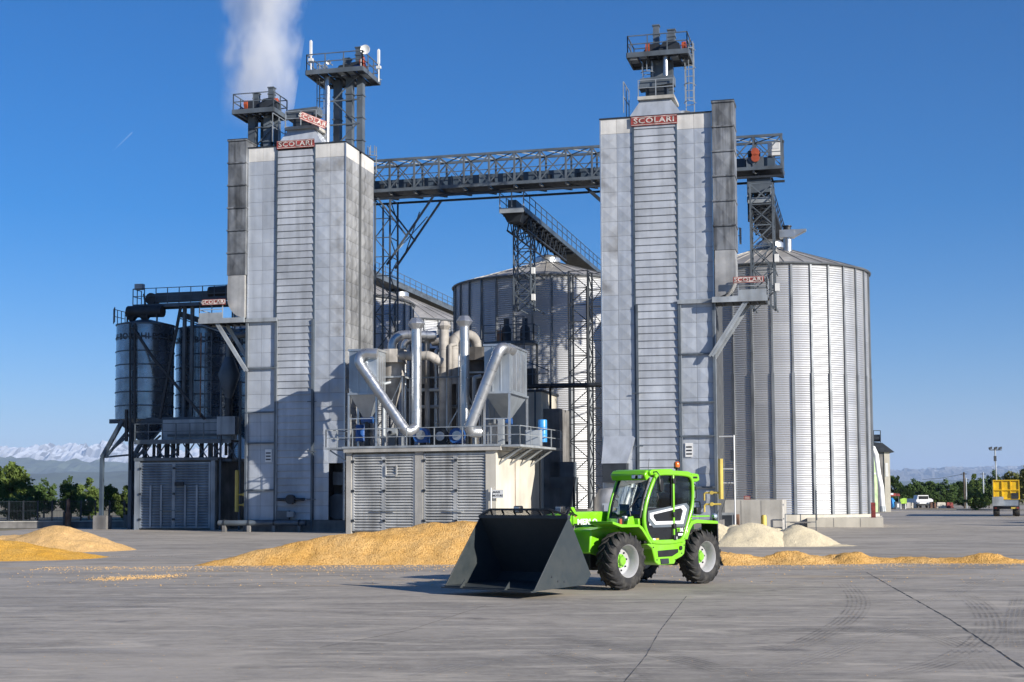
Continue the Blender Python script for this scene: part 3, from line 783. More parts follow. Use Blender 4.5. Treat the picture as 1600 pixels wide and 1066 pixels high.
for zz_ in (ZB - .55,): 
    for y in (.1, 1.8): bar(t, 'under_beam', (4.2, y, zz_), (33.2, y, zz_), .12, 'steel_dark', .14)
cv = thing('chain_conveyor', 'enclosed grey conveyor trough lying inside the lattice bridge', 'conveyor', B(0, 10), -ANG)
for i in range(14):
    x = 4.4 + 2.02 * i
    MB().box(x, .55, ZB + .15, x + 1.98, 1.15, ZB + .85).build('trough_section', 'steel_blue', cv)
    MB().box(x - .03, .5, ZB + .1, x + .03, 1.2, ZB + .9).build('flange', 'steel', cv)
    MB().box(x + .8, .5, ZB + .2, x + 1.1, .56, ZB + .55).build('inspection_cover', 'steel_dark', cv)
u, z = BP(1181, 245, 10.2)
dm = thing('drive_motor', 'orange and grey drive motor at the right end of the bridge', 'motor', B(u, 10.3), -ANG)
MB().path([(-.5, 0, z + .2), (.3, 0, z + .2)], .24, 12).build('motor_body', 'steel_dark', dm, 40)
for dz in (.25, -.15):
    MB().lathe([(.001, -.1), (.27, -.1), (.27, .1), (.001, .1)], 14, (0, -.35, z + dz), 'y').build('belt_guard', 'orange', dm, 40)
MB().box(-.6, -.3, ZB + .02, .5, .3, z - .05).build('motor_base', 'steel', dm)
dm = thing('control_cabinet', 'white cabinet at the far right end of the bridge', 'cabinet', B(32.6, 10.4), -ANG)
MB().box(-.4, 0, ZB + .9, .4, .4, ZB + 1.75).build('cabinet_body', 'white_paint', dm)
MB().box(-.37, -.02, ZB + 1.32, .37, -.003, ZB + 1.72).build('cabinet_door', 'vent_white', dm)
# left support of the bridge, with raking struts
t = thing('bridge_support', 'slim lattice tower with raking struts carrying the left end of the bridge', 'lattice tower', B(0, 10), -ANG)
lattice(t, 5.0, .1, 6.1, 1.8, 0, ZB - .6, 17, 'steel', .11, .06, 'fr', False)
for y in (0, 1.8):
    bar(t, 'raking_strut', (5.9, y, 18.3), (9.3, y, ZB - .6), .13, 'steel'); bar(t, 'raking_strut', (7.4, y, 20.2), (5.2, y, ZB - .5), .11, 'steel')
bar(t, 'strut_tie', (6.6, .0, 19.2), (8.3, 1.8, 21.9), .06, 'steel'); bar(t, 'strut_tie', (6.6, 1.8, 19.2), (8.3, 0, 21.9), .06, 'steel')
# raking strut on the right, beside the right dryer
t = thing('bridge_bracket', 'dark raking bracket under the bridge beside the right dryer', 'bracket', B(0, 10), -ANG)
bar(t, 'raking_strut', (20.0, .4, ZB - .5), (22.6, .4, 20.6), .2, 'steel_dark'); bar(t, 'raking_strut', (20.0, 1.5, ZB - .5), (22.6, 1.5, 20.6), .2, 'steel_dark')
t = thing('access_ladder', 'caged ladder end beside the left dryer roof', 'ladder', B(5.0, 9.6), -ANG)
ladder(t, (0, 0), ZT - 1, ZT + .9, .5, 'rail', True, .5)
ladder(t, (-1.4, 0), ZT - 1, ZT + .6, .4, 'rail', True, .4)

# ================================================================== galleries running back over the silos
def gallery(label, u, v0, v1, z, w_=1.5, open_end=True, m='steel_blue', group=None):
    t = thing('gallery', label, 'conveyor', B(u, v0), -ANG)
    L = v1 - v0
    for x in (-w_ / 2, w_ / 2): bar(t, 'side_beam', (x, 0, z), (x, L, z), .1, m, .35)
    MB().box(-w_ / 2, 0, z - .12, w_ / 2, L, z - .06).build('floor', 'steel_dark', t)
    MB().box(-.35, .3, z + .05, .25, L, z + .7).build('trough', m, t)
    railing(t, [(-w_ / 2, 0, z + .15), (-w_ / 2, L, z + .15)], m, 1.05, 1.8)
    railing(t, [(w_ / 2, 0, z + .15), (w_ / 2, L, z + .15)], m, 1.05, 1.8)
    if open_end: railing(t, [(-w_ / 2, 0, z + .15), (w_ / 2, 0, z + .15)], 'rail', 1.3, .75, .07); bar(t, 'end_beam', (-w_ / 2, -.05, z - .1), (w_ / 2, -.05, z - .1), .12, 'rail', .35)
    return t
g = gallery('dark gallery running back from the bridge over the middle silo roof', 14.6, 11.2, 48, 22.0, 1.7)
MB().frustum((-.45, .5, .45, 1.4), 21.2, (-.75, .2, .75, 2.0), 21.85).build('hopper', 'steel_dark', g)
for i in range(12): bar(g, 'floor_joist', (-.85, 1 + i * 1.5, 21.8), (.85, 1 + i * 1.5, 21.8), .1, 'steel_dark', .2)
bar(g, 'truss_chord', (-.7, 1.5, 20.8), (-.7, 15, 20.8), .1, 'steel_dark'); bar(g, 'truss_chord', (.7, 1.5, 20.8), (.7, 15, 20.8), .1, 'steel_dark')
for i in range(9):
    for x in (-.7, .7): bar(g, 'truss_web', (x, 1.5 + i * 1.5, 20.8), (x, 2.25 + i * 1.5, 21.8), .06, 'steel_dark'); bar(g, 'truss_web', (x, 2.25 + i * 1.5, 21.8), (x, 3 + i * 1.5, 20.8), .06, 'steel_dark')
g = gallery('pale blue gallery running back over the left silos, sloping away behind the stack caps', -4.9, 17, 74, 21.9, 1.8, False, 'steel')
g = gallery('short dark gallery end above the lattice tower at the right silo', 31.6, 10.4, 34, 21.6, 1.5, True, 'steel_dark')
MB().box(-.75, -.15, 22.0, .75, .2, 23.0).build('end_plate', 'steel', g)
bar(g, 'drop_pipe', (-.2, .5, 23.4), (.3, .3, 22.4), .25, 'steel')
lattice(g, -.75, .4, .75, 3.4, 20.2, 22.0, 3, 'steel_dark', .09, .06, 'fblr')
# lattice towers hanging in front of the silos
t = thing('lattice_tower', 'grey lattice tower with white boxes in front of the middle silo', 'lattice tower', B(14.6, 14.2), -ANG)
lattice(t, -.62, 0, .62, 1.3, 15.4, 21.9, 6, 'steel', .1, .06)
for z in (17.9, 16.0): MB().box(.68, -.1, z, .92, .2, z + .45).build('junction_box', 'white_paint', t)
for z in (15.6, 18.2): bar(t, 'wall_bracket', (-.6, 1.3, z), (-.6, 4.6, z), .08, 'steel'); bar(t, 'wall_bracket', (.6, 1.3, z), (.6, 4.6, z), .08, 'steel')
t = thing('lattice_tower', 'grey lattice tower with white boxes in front of the right silo', 'lattice tower', B(31.8, 9.4), -ANG)
lattice(t, -.72, 0, .72, 1.5, 14.2, 22.4, 6, 'steel', .11, .07)
lattice(t, -.6, 2.2, .6, 3.2, 19.6, 23.2, 3, 'steel_dark', .1, .07)
for z in (17.2, 15.3): MB().box(.78, -.1, z, 1.05, .2, z + .5).build('junction_box', 'white_paint', t)
for z in (14.5, 17): bar(t, 'wall_bracket', (-.7, 1.5, z), (-.7, 4.4, z), .08, 'steel'); bar(t, 'wall_bracket', (.7, 1.5, z), (.7, 4.4, z), .08, 'steel')
# tall twin-bay lattice beside the right dryer
t = thing('lattice_tower', 'tall dark lattice tower against the bright wall of the middle silo', 'lattice tower', B(18.4, 12), -ANG)
lattice(t, 0, 0, 1.35, 1.6, 0, 17.6, 15, 'steel_dark', .1, .06, 'fr', False)
lattice(t, 1.38, .05, 2.3, 1.55, 0, 17.4, 15, 'steel_dark', .08, .05, 'f', False)
rod(t, 'riser_pipe', (1.36, -.2, 0), (1.36, -.2, 16.5), .1, 'steel_dark')
t = thing('cross_pipe', 'long black pipe crossing in front of the middle silo', 'pipe', B(0, 9), -ANG)
u0, z = BP(828, 604, 9); u1, _ = BP(945, 602, 9)
MB().path([(u0 - 1, 0, z), (u1 + .6, 0, z)], .16, 12).build('pipe_run', 'steel_dark', t, 40)
for f_ in (.3, .75): bar(t, 'pipe_clamp', (u0 + (u1 - u0) * f_, 0, z - .25), (u0 + (u1 - u0) * f_, 0, z + .25), .08, 'steel')
# platform with machines on the middle silo, at the right filter
u, z = BP(785, 533, 9.5)
t = thing('machine_platform', 'small railed platform with dark machines in front of the middle silo', 'platform', B(u, 9.5), -ANG)
MB().box(-1.3, 0, z - .18, 2.2, 1.5, z).build('deck', 'steel_blue', t)
railing(t, [(-1.3, 0, z), (2.2, 0, z), (2.2, 1.5, z)], 'steel_blue', 1.1, 1.1, .06)
ladder(t, (1.35, -.25), z - 2.2, z + 1.6, .5, 'steel_blue', True, .5)
for x in (.1, 1.4): MB().lathe([(.35, z), (.35, z + .9), (.2, z + 1.1), (.2, z + 1.6)], 12, (x, .8, 0)).build('blower', 'steel_dark', t, 40)
MB().box(-.5, .5, z, -.15, .8, z + .8).build('gearbox', 'rust', t)
for x in (-1.2, 2.1): bar(t, 'leg', (x, 1.4, 4), (x, 1.4, z - .18), .14, 'steel_dark')
u, z = BP(835, 600, 8)
t = thing('stair_landing', 'dark railed landing behind the right filter box', 'platform', B(u, 8.2), -ANG)
MB().box(-1.2, 0, z - .2, .9, 1.2, z).build('deck', 'steel_dark', t)
railing(t, [(-1.2, 0, z), (.9, 0, z)], 'steel_blue', 1.3, .9); bar(t, 'stair_string', (-1.2, 0, z + 1.8), (.9, 0, z + .9), .08, 'steel_blue')
MB().box(-.9, .4, z, -.1, 1.0, z + 1.1).build('machine', 'steel_dark', t)
for x in (-1.1, .8): bar(t, 'leg', (x, 1.1, 4), (x, 1.1, z - .2), .14, 'steel_dark')

# ================================================================== the louvred fan house and the filters on its deck
HU0, HU1, HV0, HV1, HZ = 8.5, 17.85, -4.6, 3.4, 5.05
t = house = thing('fan_house', 'concrete fan house with four galvanised louvre doors behind the maize heap', 'building', B(HU0, HV0), -ANG - R(6))
W_ = HU1 - HU0; D_ = HV1 - HV0
b = MB(); b.box(.25, .35, 0, W_ - .05, D_, HZ - .35); b.build('wall', 'concrete_cream', t)
MB().box(-.03, -.02, 0, .3, .34, HZ - .34).build('pier', 'concrete', t)
MB().box(W_ - .62, -.02, 0, W_, .34, HZ - .34).build('pier', 'concrete_cream', t)
MB().box(4.35, .0, 0, 4.85, .34, HZ - .34).build('pier', 'concrete', t)
MB().box(-.12, -.2, HZ - .33, W_ + .35, D_ + .1, HZ).build('deck_slab', 'concrete', t)
MB().box(-.2, -.24, HZ - .1, W_ + .4, -.205, HZ + .02).build('deck_edge', 'steel_pale', t)
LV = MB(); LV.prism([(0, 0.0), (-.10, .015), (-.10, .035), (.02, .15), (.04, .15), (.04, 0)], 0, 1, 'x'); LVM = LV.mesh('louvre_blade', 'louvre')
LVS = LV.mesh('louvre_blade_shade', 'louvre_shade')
def louvre_door(parent, x0, x1, z0, z1, y, blade, m, hatch=False, n_=27):
    d = link('louvre_door', None, parent)
    for x in (x0, x1): bar(d, 'stile', (x, y - .02, z0), (x, y - .02, z1), .14, m, .12)
    for z in (z0 + .05, z1 - .05, z0 + (z1 - z0) * .27, z0 + (z1 - z0) * .63): bar(d, 'rail', (x0 + .07, y - .03, z), (x1 - .07, y - .03, z), .06, m, .1)
    MB().box(x0, y + .06, z0, x1, y + .1, z1).build('backing', 'steel_dark', d)
    pt = (z1 - z0 - .1) / n_
    for i in range(n_): link('louvre_blade', blade, d, (x0 + .07, y, z0 + .05 + pt * i), None, (x1 - x0 - .14, 1, pt / .155))
    if hatch:
        xa, xb = x0 + (x1 - x0) * .05, x0 + (x1 - x0) * .42
        zc = z1 - .95
        for a_, b_ in (((xa, zc - .28), (xb, zc - .28)), ((xa, zc + .28), (xb, zc + .28)), ((xa, zc - .28), (xa, zc + .28)), ((xb, zc - .28), (xb, zc + .28))):
            bar(d, 'hatch_frame', (a_[0], y - .12, a_[1]), (b_[0], y - .12, b_[1]), .07, m)
    for z in (z0 + .6, (z0 + z1) / 2 + .1, z1 - .4):
        MB().box(x0 - .1, y - .16, z - .07, x0 + .06, y - .09, z + .07).build('hinge', 'steel_dark', d)
    return d
for i, (a_, b_) in enumerate(((.42, 2.3), (2.42, 4.28), (4.95, 6.8), (6.92, 8.78))): louvre_door(t, a_, b_, .15, HZ - .45, .12, LVM, 'louvre', i == 1)
bar(t, 'latch_bar', (1.7, -.06, 1.35), (3.2, -.06, 1.35), .06, 'steel_pale'); bar(t, 'latch_bar', (6.3, -.06, 1.35), (7.4, -.06, 1.3), .06, 'steel_pale')
# cantilever deck at the right and the left, on brackets
MB().box(W_ + .36, -.1, HZ - .14, W_ + 1.5, 7.5, HZ - .02).build('side_deck', 'steel_pale', t)
for y in (.6, 2.4, 4.2, 6.0): bar(t, 'deck_bracket', (W_ - .04, y, HZ - 1.1), (W_ + 1.3, y, HZ - .2), .09, 'steel_pale'); bar(t, 'deck_bracket', (W_ - .05, y + .3, HZ - .75), (W_ + 1.0, y + .3, HZ - .2), .06, 'steel')
MB().box(-1.4, -.1, HZ - .14, -.13, 3.0, HZ - .02).build('side_deck', 'steel_pale', t)
bar(t, 'deck_bracket', (-.02, .2, HZ - .9), (-1.2, .2, HZ - .18), .08, 'steel_pale')
railing(t, [(-1.35, -.05, HZ), (W_ + 1.45, -.05, HZ), (W_ + 1.45, 7.4, HZ)], 'rail', 1.05, 1.7)
railing(t, [(-1.35, 2.9, HZ), (-1.35, -.05, HZ)], 'rail', 1.05, 1.5)
# rust stain line and conduit on the cream wall
bar(t, 'rust_streak', (W_ - .045, 3.3, 1.0), (W_ - .045, 3.3, HZ - .8), .012, 'rust', .08)
bar(t, 'conduit', (W_ - .03, 7.7, .1), (W_ - .03, 7.7, HZ - .4), .06, 'steel_dark')
# small sign on the house corner
u, z = BP(777, 772, -5.75)
sgn = thing('sign', 'small white sign with two black words on the fan house corner', 'sign', B(u + .05, -5.75, z), -ANG - R(6))
MB().box(-.32, 0, -.24, .32, .02, .24).build('board', 'white_paint', sgn)
text(sgn, 'lettering', 'MAIS', .17, (-.08, -.004, .1), (R(90), 0, 0), 'black', .002, 1.15, .003)
text(sgn, 'lettering', 'MOTURE', .17, (0, -.004, -.1), (R(90), 0, 0), 'black', .002, .9, .003)
rod(sgn, 'post', (-.42, .02, -1.0), (-.42, .02, .35), .04, 'white_paint'); rod(sgn, 'post_bracket', (-.42, .02, .2), (-.3, .02, .2), .02, 'white_paint')

def on(px, py, v): u, z = BP(px, py, v); return Vector((u, v, z))
DECK = HZ
def filter_box(label, px0, px1, py_top, py_mid, py_bot, v, d_):
    u0, zt = BP(px0, py_top, v); u1, _ = BP(px1, py_top, v); _, zm = BP(px0, py_mid, v); _, zb = BP(px0, py_bot, v)
    t = thing('dust_filter', label, 'dust filter', B(u0, v), -ANG); w_ = u1 - u0
    MB().box(0, 0, zm, w_, d_, zt - .12).build('box', 'filter_box', t)
    MB().box(-.06, -.06, zt - .12, w_ + .06, d_ + .06, zt).build('lid', 'zinc', t)
    for x in (w_ * .33, w_ * .66): bar(t, 'seam', (x, -.015, zm), (x, -.015, zt - .13), .04, 'zinc', .03)
    for i, y in enumerate((.25, .5, .75)): bar(t, 'access_panel', (w_ + .012, d_ * y, zm + .2), (w_ + .012, d_ * y, zt - .35), .02, 'zinc', d_ * .2)
    bar(t, 'sill', (-.05, -.05, zm), (w_ + .05, -.05, zm), .12, 'filter_box', .12); bar(t, 'sill', (w_ + .05, -.05, zm), (w_ + .05, d_, zm), .12, 'filter_box', .12)
    MB().frustum((w_ * .38, d_ * .4, w_ * .62, d_ * .6), zb, (.04, .04, w_ - .04, d_ - .04), zm - .06).build('hopper', 'filter_box', t)
    for x in (0, w_):
        for y in (0, d_): bar(t, 'leg', (x, y, DECK), (x, y, zm), .12, 'zinc')
    bar(t, 'leg_tie', (0, 0, zb - .1), (w_, 0, zb - .1), .06, 'zinc')
    MB().path([(w_ * .5 - .35, d_ * .5, zb - .15), (w_ * .5 + .35, d_ * .5, zb - .15)], .2, 12).build('rotary_valve', 'blue', t, 40)
    MB().path([(w_ * .5, d_ * .5, zb - .05), (w_ * .5, d_ * .5, DECK)], .17, 12).build('discharge_pipe', 'steel_dark', t, 40)
    return t
filter_box('galvanised dust filter with hopper at the left end of the deck', 546, 589, 546, 616, 652, -4.1, 1.6)
filter_box('larger galvanised dust filter with hopper at the right end of the deck', 757, 796, 538, 614, 652, -3.4, 4.4)
def drum(label, px, py0, py1, v, r, m='blue', name='drum'):
    u, z1 = BP(px, py0, v); _, z0 = BP(px, py1, v)
    t = thing(name, label, 'drum', B(u, v), -ANG)
    MB().lathe([(r, z0), (r, z1 - .06), (r * .9, z1)], 18).build('shell', m, t, 40)
    for f_ in (.33, .66): MB().lathe([(r + .001, z0 + (z1 - z0) * f_ - .03), (r + .02, z0 + (z1 - z0) * f_), (r + .001, z0 + (z1 - z0) * f_ + .03)], 18).build('hoop', m, t, 40)
    return t
drum('dark blue drum under the left dust filter', 567, 664, 690, -2.4, .42)
t = drum('bright blue upright pressure tank on the right end of the deck', 848, 656, 691, -1.0, .27, 'blue_tank', 'pressure_tank')
# pipes: each a thing of its own
def pipe(label, pts, r, m, rings=0, n=14, cap=None, name='duct_pipe'):
    t = thing(name, label, 'pipe', B(0, 0), -ANG)
    MB().path(pts, r, n).build('pipe_run', m, t, 40)
    if rings:
        acc = [0]
        for a, b_ in zip(pts[:-1], pts[1:]): acc.append(acc[-1] + (Vector(b_) - Vector(a)).length)
        for k_ in range(1, rings + 1):
            d = acc[-1] * k_ / (rings + 1)
            i = max(j for j in range(len(acc)) if acc[j] <= d); i = min(i, len(pts) - 2)
            f_ = (d - acc[i]) / (acc[i + 1] - acc[i]); p = Vector(pts[i]).lerp(Vector(pts[i + 1]), f_); dr = (Vector(pts[i + 1]) - Vector(pts[i])).normalized()
            MB().path([p - dr * .03, p + dr * .03], r * 1.07, n).build('joint_ring', m, t, 40)
    if cap:
        p = Vector(pts[-1]); s_ = cap
        MB().lathe([(r * .98, p.z - .05), (s_ * .62, p.z + s_ * .1), (s_, p.z + s_ * .62), (s_ * .95, p.z + s_ * .72), (s_ * .55, p.z + s_ * 1.25), (.001, p.z + s_ * 1.25)], 10, (p.x, p.y, 0)).build('rain_cap', m, t)
    return t
a0 = on(590, 553, -4.2); a1 = on(549, 550, -4.45); a2 = on(640, 677, -4.4)
pipe('long slanting galvanised pipe from the left filter down to the blue fan', [a0] + elbow(a0.lerp(a1, .3), a1, a2, .45)[1:-1] + elbow(a1, a2 + Vector((-.12, 0, 0)), on(650, 668, -3.9), .25)[1:], .3, 'galv_pipe', 7)
b0 = on(800, 548, -2.6); b1 = on(782, 543, -4.0); b2 = on(731, 675, -4.1)
pipe('long slanting galvanised pipe from the right filter down to the deck', [b0] + elbow(b0, b1, b2, .4)[1:-1] + elbow(b1, b2, b2 + Vector((.6, .5, .0)), .3)[1:], .33, 'galv_pipe', 7)
def stack(px, pyt, v, r, m, label, cap, pyb=690, rings=5):
    p1 = on(px, pyt, v); p0 = on(px, pyb, v); p0 = Vector((p1.x, v, max(DECK, p0.z)))
    return pipe(label, [p0, p1], r, m, rings, 16, cap, 'exhaust_stack')
stack(651, 515, -2.6, .31, 'galv_pipe', 'shiny round exhaust stack with faceted cap, left of the three', .54, 668)
stack(726, 511, -2.4, .29, 'galv_pipe', 'shiny round exhaust stack with faceted cap, right of the three', .52, 672)
stack(694, 517, -.6, .30, 'dusty_duct', 'dusty grey exhaust stack between the two shiny ones', .46)
for px, py, v, r, lb in ((676, 545, 1.0, .34, 'dark upright duct just left of the dusty stack'), (662, 560, 2.0, .3, 'dark upright duct behind the left shiny stack'), (706, 560, .9, .28, 'dark upright duct just right of the dusty stack'),
                         (740, 560, 1.5, .32, 'dark upright duct behind the right shiny stack'), (640, 590, 1.6, .25, 'thin dark upright duct right of the cyclone cone')):
    p1 = on(px, py, v); pipe(lb, [(p1.x, v, DECK), p1], r, 'duct_dark', 3)
for px, py, v, r, m_, lb in ((633, 562, -.6, .13, 'galv_pipe', 'thin bright riser pipe just right of the cyclone'), (668, 532, -.2, .16, 'dusty_duct', 'thin dusty riser pipe between the left stack and the dusty stack'), (682, 548, .3, .14, 'galv_pipe', 'thin bright riser pipe just left of the dusty stack'),
                             (703, 540, -.8, .13, 'dusty_duct', 'thin dusty riser pipe just right of the dusty stack'), (717, 556, -.3, .11, 'galv_pipe', 'thin bright riser pipe just left of the right shiny stack'), (741, 590, -1.6, .12, 'steel_pale', 'thin pale riser pipe beside the right slanting pipe'), (600, 600, -2.6, .09, 'steel_pale', 'thin pale riser pipe between the left filter and the cyclone')):
    p1 = on(px, py, v); p0 = Vector((p1.x, v, DECK)); tp = p1 + Vector((.35, .25, .1)); pipe(lb, [p0] + elbow(p0, p1, tp, .14)[1:], r, m_, 3, 10)
for px0, px1, py, v, lb in ((622, 700, 610, -.2, 'upper pale cross pipe running behind the stacks'), (640, 745, 636, .1, 'lower pale cross pipe running behind the stacks')):
    pipe(lb, [on(px0, py, v), on(px1, py - 1, v)], .1, 'steel_pale', 3, 8)
# boxy fan under the left shiny stack
def fan(px, py, v, label, m='blue', r=.55):
    u, z = BP(px, py, v); t = thing('centrifugal_fan', label, 'fan', B(u, v, z), -ANG)
    pts = [(r * (1 + .25 * i / 14) * math.cos(R(-60 + 300 * i / 14)), r * (1 + .25 * i / 14) * math.sin(R(-60 + 300 * i / 14))) for i in range(15)]
    pts += [(r * .95, -r * 1.1), (r * .95, -r * .6)]
    MB().prism(pts, -.25, .25).build('scroll_casing', m, t)
    MB().lathe([(.28, -.32), (.28, -.25)], 14, axis='y').build('inlet_ring', 'zinc', t, 40)
    MB().box(-r, -.2, -(z - DECK), r, .3, -(z - DECK) + .15).build('base_frame', 'steel_dark', t)
    bar(t, 'pedestal', (0, .1, -(z - DECK) + .15), (0, .1, -r * .5), .3, 'steel_dark')
    return t
fan(660, 680, -2.2, 'blue centrifugal fan below the left shiny stack', 'blue', .42)
fan(716, 681, -1.6, 'dark blue centrifugal fan at the foot of the right slanting pipe', 'blue', .42)
fan(690, 682, -1.0, 'black fan on the deck between the slanting pipes', 'steel_dark', .5)
u, z = BP(612, 676, -3.3)
t = thing('pump_motor', 'pale pump motor on the deck beside the left slanting pipe', 'motor', B(u, -3.2, z), -ANG)
MB().path([(-.25, 0, 0), (.3, 0, 0)], .24, 12).build('motor_body', 'rail', t, 40); MB().box(-.2, -.15, -(z - DECK), .25, .15, -.15).build('base', 'steel', t)
MB().lathe([(.1, -.45), (.1, -.2)], 10, axis='y').build('shaft_end', 'steel_dark', t)
# cyclones
def cyclone(px, pyt, pym, pyb, v, r, label, m='dusty_duct', legs=True):
    u, zt = BP(px, pyt, v); _, zm = BP(px, pym, v); _, zb = BP(px, pyb, v)
    t = thing('cyclone', label, 'cyclone', B(u, v), -ANG)
    MB().lathe([(r, zm), (r, zt - .8)], 20).build('barrel', m, t, 40)
    MB().lathe([(.16, zb), (r * .98, zm - .004)], 20).build('cone', m, t, 40)
    sp = [((r + .12 + .3 * i / 16) * math.cos(R(-10 + 330 * i / 16)), (r + .12 + .3 * i / 16) * math.sin(R(-10 + 330 * i / 16))) for i in range(17)]
    MB().prism(sp, zt - .8, zt, 'z').build('scroll', m, t)
    if legs:
        for x in (-r - .15, r + .15):
            for y in (-r, r): bar(t, 'leg', (x, y, DECK), (x, y, zm + .1), .1, 'steel_pale')
            bar(t, 'leg_beam', (x, -r, zm + .05), (x, r, zm + .05), .1, 'steel_pale')
        bar(t, 'leg_beam', (-r - .15, -r, zm + .05), (r + .15, -r, zm + .05), .1, 'steel_pale')
        bar(t, 'leg_brace', (-r - .15, -r, zm), (0, -r, zb), .06, 'steel_pale'); bar(t, 'leg_brace', (r + .15, -r, zm), (0, -r, zb), .06, 'steel_pale')
    MB().path([(0, 0, zb), (0, 0, zb - .5)], .16, 10).build('outlet', 'steel_dark', t, 40)
    return t
cyclone(614, 548, 592, 640, -1.4, .72, 'dusty cyclone with scroll top at the left of the deck')
cyclone(746, 545, 585, 640, .8, .75, 'dark cyclone behind the right slanting pipe', 'duct_dark')
c0 = on(622, 556, -2.1); c1 = on(672, 556, -2.1); c2 = on(690, 566, -1.6)
pipe('dusty horizontal pipe crossing in front of the left shiny stack', [c0] + elbow(c0, c1, c2, .3)[1:], .27, 'dusty_duct', 5)
d0 = on(613, 548, -1.4); d1 = on(613, 523, -1.4); d2 = on(682, 524, -.4)
pipe('galvanised pipe arching from the cyclone top behind the left stack', elbow(d0, d1, d2, .75), .28, 'galv_pipe', 5)
d0 = on(632, 545, .6); d1 = on(632, 530, .6); d2 = on(680, 531, .8)
pipe('second galvanised arch just behind the cyclone', elbow(d0, d1, d2, .5), .24, 'galv_pipe', 3)
e0 = on(709, 600, -.4); e1 = on(709, 523, -.4); e2 = on(742, 523, .2); e3 = on(747, 552, .6)
pipe('dusty arched pipe behind the right shiny stack', [e0] + elbow(e0, e1, e2, .6)[1:-1] + elbow(e1, e2, e3, .6)[1:], .3, 'dusty_duct', 6)
e0 = on(676, 535, .8); e1 = on(722, 530, .6)
pipe('short pale pipe linking the stacks high up', [e0, e1], .24, 'dusty_duct', 2)
e0 = on(662, 600, .2); e1 = on(662, 570, .2); e2 = on(655, 562, .2)
pipe('short pale elbow pipe hanging behind the left stack', [e0] + elbow(e0, e1, e2, .12)[1:], .2, 'dusty_duct', 1)
t = thing('service_gantry', 'thin steel gantry with braces between the stacks', 'gantry', B(0, -1.2), -ANG)
u0, z = BP(600, 592, -1.2); u1, _ = BP(760, 591, -1.2)
bar(t, 'beam', (u0 + 2, 0, z), (u1, 0, z), .09, 'steel')
for f_ in (.35, .62, .74, .9): bar(t, 'post', (u0 + (u1 - u0) * f_, 0, DECK), (u0 + (u1 - u0) * f_, 0, z), .08, 'steel_pale')
for a_, b_ in (((716, 600), (733, 650)), ((753, 600), (735, 655)), ((700, 668), (716, 640))):
    q0, q1 = on(*a_, -1.2), on(*b_, -1.2); bar(t, 'brace', (q0.x, 0, q0.z), (q1.x, 0, q1.z), .06, 'steel_pale')
# boxes and pumps under the right filter
for px, pyt, pyb, v, w_, m_, lb in ((782, 655, 690, -3.7, .35, 'steel_pale', 'narrow pale cabinet under the right filter'), (770, 662, 684, -3.0, .5, 'concrete', 'grey control box under the right filter'), (833, 672, 690, -2.5, .9, 'steel_pale', 'pale duct box beside the blue tank')):
    u, z1 = BP(px, pyt, v); t = thing('cabinet', lb, 'cabinet', B(u, v), -ANG)
    MB().box(-w_ / 2, 0, DECK, w_ / 2, .5, z1).build('body', m_, t); MB().box(-w_ / 2 + .04, -.02, DECK + .1, w_ / 2 - .04, -.004, z1 - .06).build('door', m_, t)
# buildings behind the fan house
u0, z1 = BP(820, 610, 8.0); u1, _ = BP(868, 615, 8.0)
t = thing('machine_building', 'beige concrete block with dark side behind the fan house deck', 'building', B(u0, 8.2), -ANG)
MB().box(-2.5, 0, 0, u1 - u0 - 1.0, 5, z1 - .1).build('wall', 'concrete_cream', t); MB().box(-2.5, -.08, z1 - .1, u1 - u0 - .9, 5.1, z1 + .06).build('roof', 'steel_dark', t)
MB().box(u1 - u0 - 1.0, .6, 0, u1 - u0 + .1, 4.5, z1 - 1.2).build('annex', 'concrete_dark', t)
bar(t, 'downpipe', (u1 - u0 - 1.4, -.06, 0), (u1 - u0 - 1.4, -.06, z1), .09, 'steel_blue')
u, z = BP(885, 720, 9.0)
t = thing('screw_loader', 'dark hopper and machine beside the tall lattice tower', 'machine', B(u - .4, 9.0), -ANG)
MB().frustum((-.2, 0, .6, .8), 1.2, (-.7, -.3, 1.0, 1.2), 3.4).build('hopper', 'steel', t); MB().box(-.6, -.2, 3.4, .9, 1.0, 4.4).build('casing', 'steel', t)
for x in (-.6, .9): bar(t, 'leg', (x, 0, 0), (x, 0, 3.4), .12, 'steel_dark'); bar(t, 'leg', (x, 1.1, 0), (x, 1.1, 3.4), .12, 'steel_dark')
MB().box(-1.6, .5, 0, 1.7, 2.0, 1.3).build('pit_wall', 'concrete_dark', t)
# round blower housing at the foot of the right dryer
u, z = BP(958, 770, -2)
t = thing('blower', 'pale rounded blower housing at the foot of the right dryer', 'fan', B(u, -2.6), -ANG)
MB().lathe([(1.0, 0), (1.05, .6), (1.0, 1.9), (.75, 2.4), (.001, 2.5)], 20, (0, .2, .1)).build('housing', 'duct_clean', t, 50)
b = MB(); b.box(-.35, -.9, .9, .35, -.86, 1.7); b.build('hatch', 'panel', t)
bar(t, 'hatch_handle', (-.28, -.95, 1.0), (-.28, -.95, 1.6), .04, 'steel_dark'); MB().box(-.9, -.9, 0, .9, 1.1, .12).build('base', 'concrete_dark', t)
MB().path([(1.0, .4, 1.2), (1.9, .9, 1.2)], .4, 14).build('duct', 'duct_clean', t, 40)
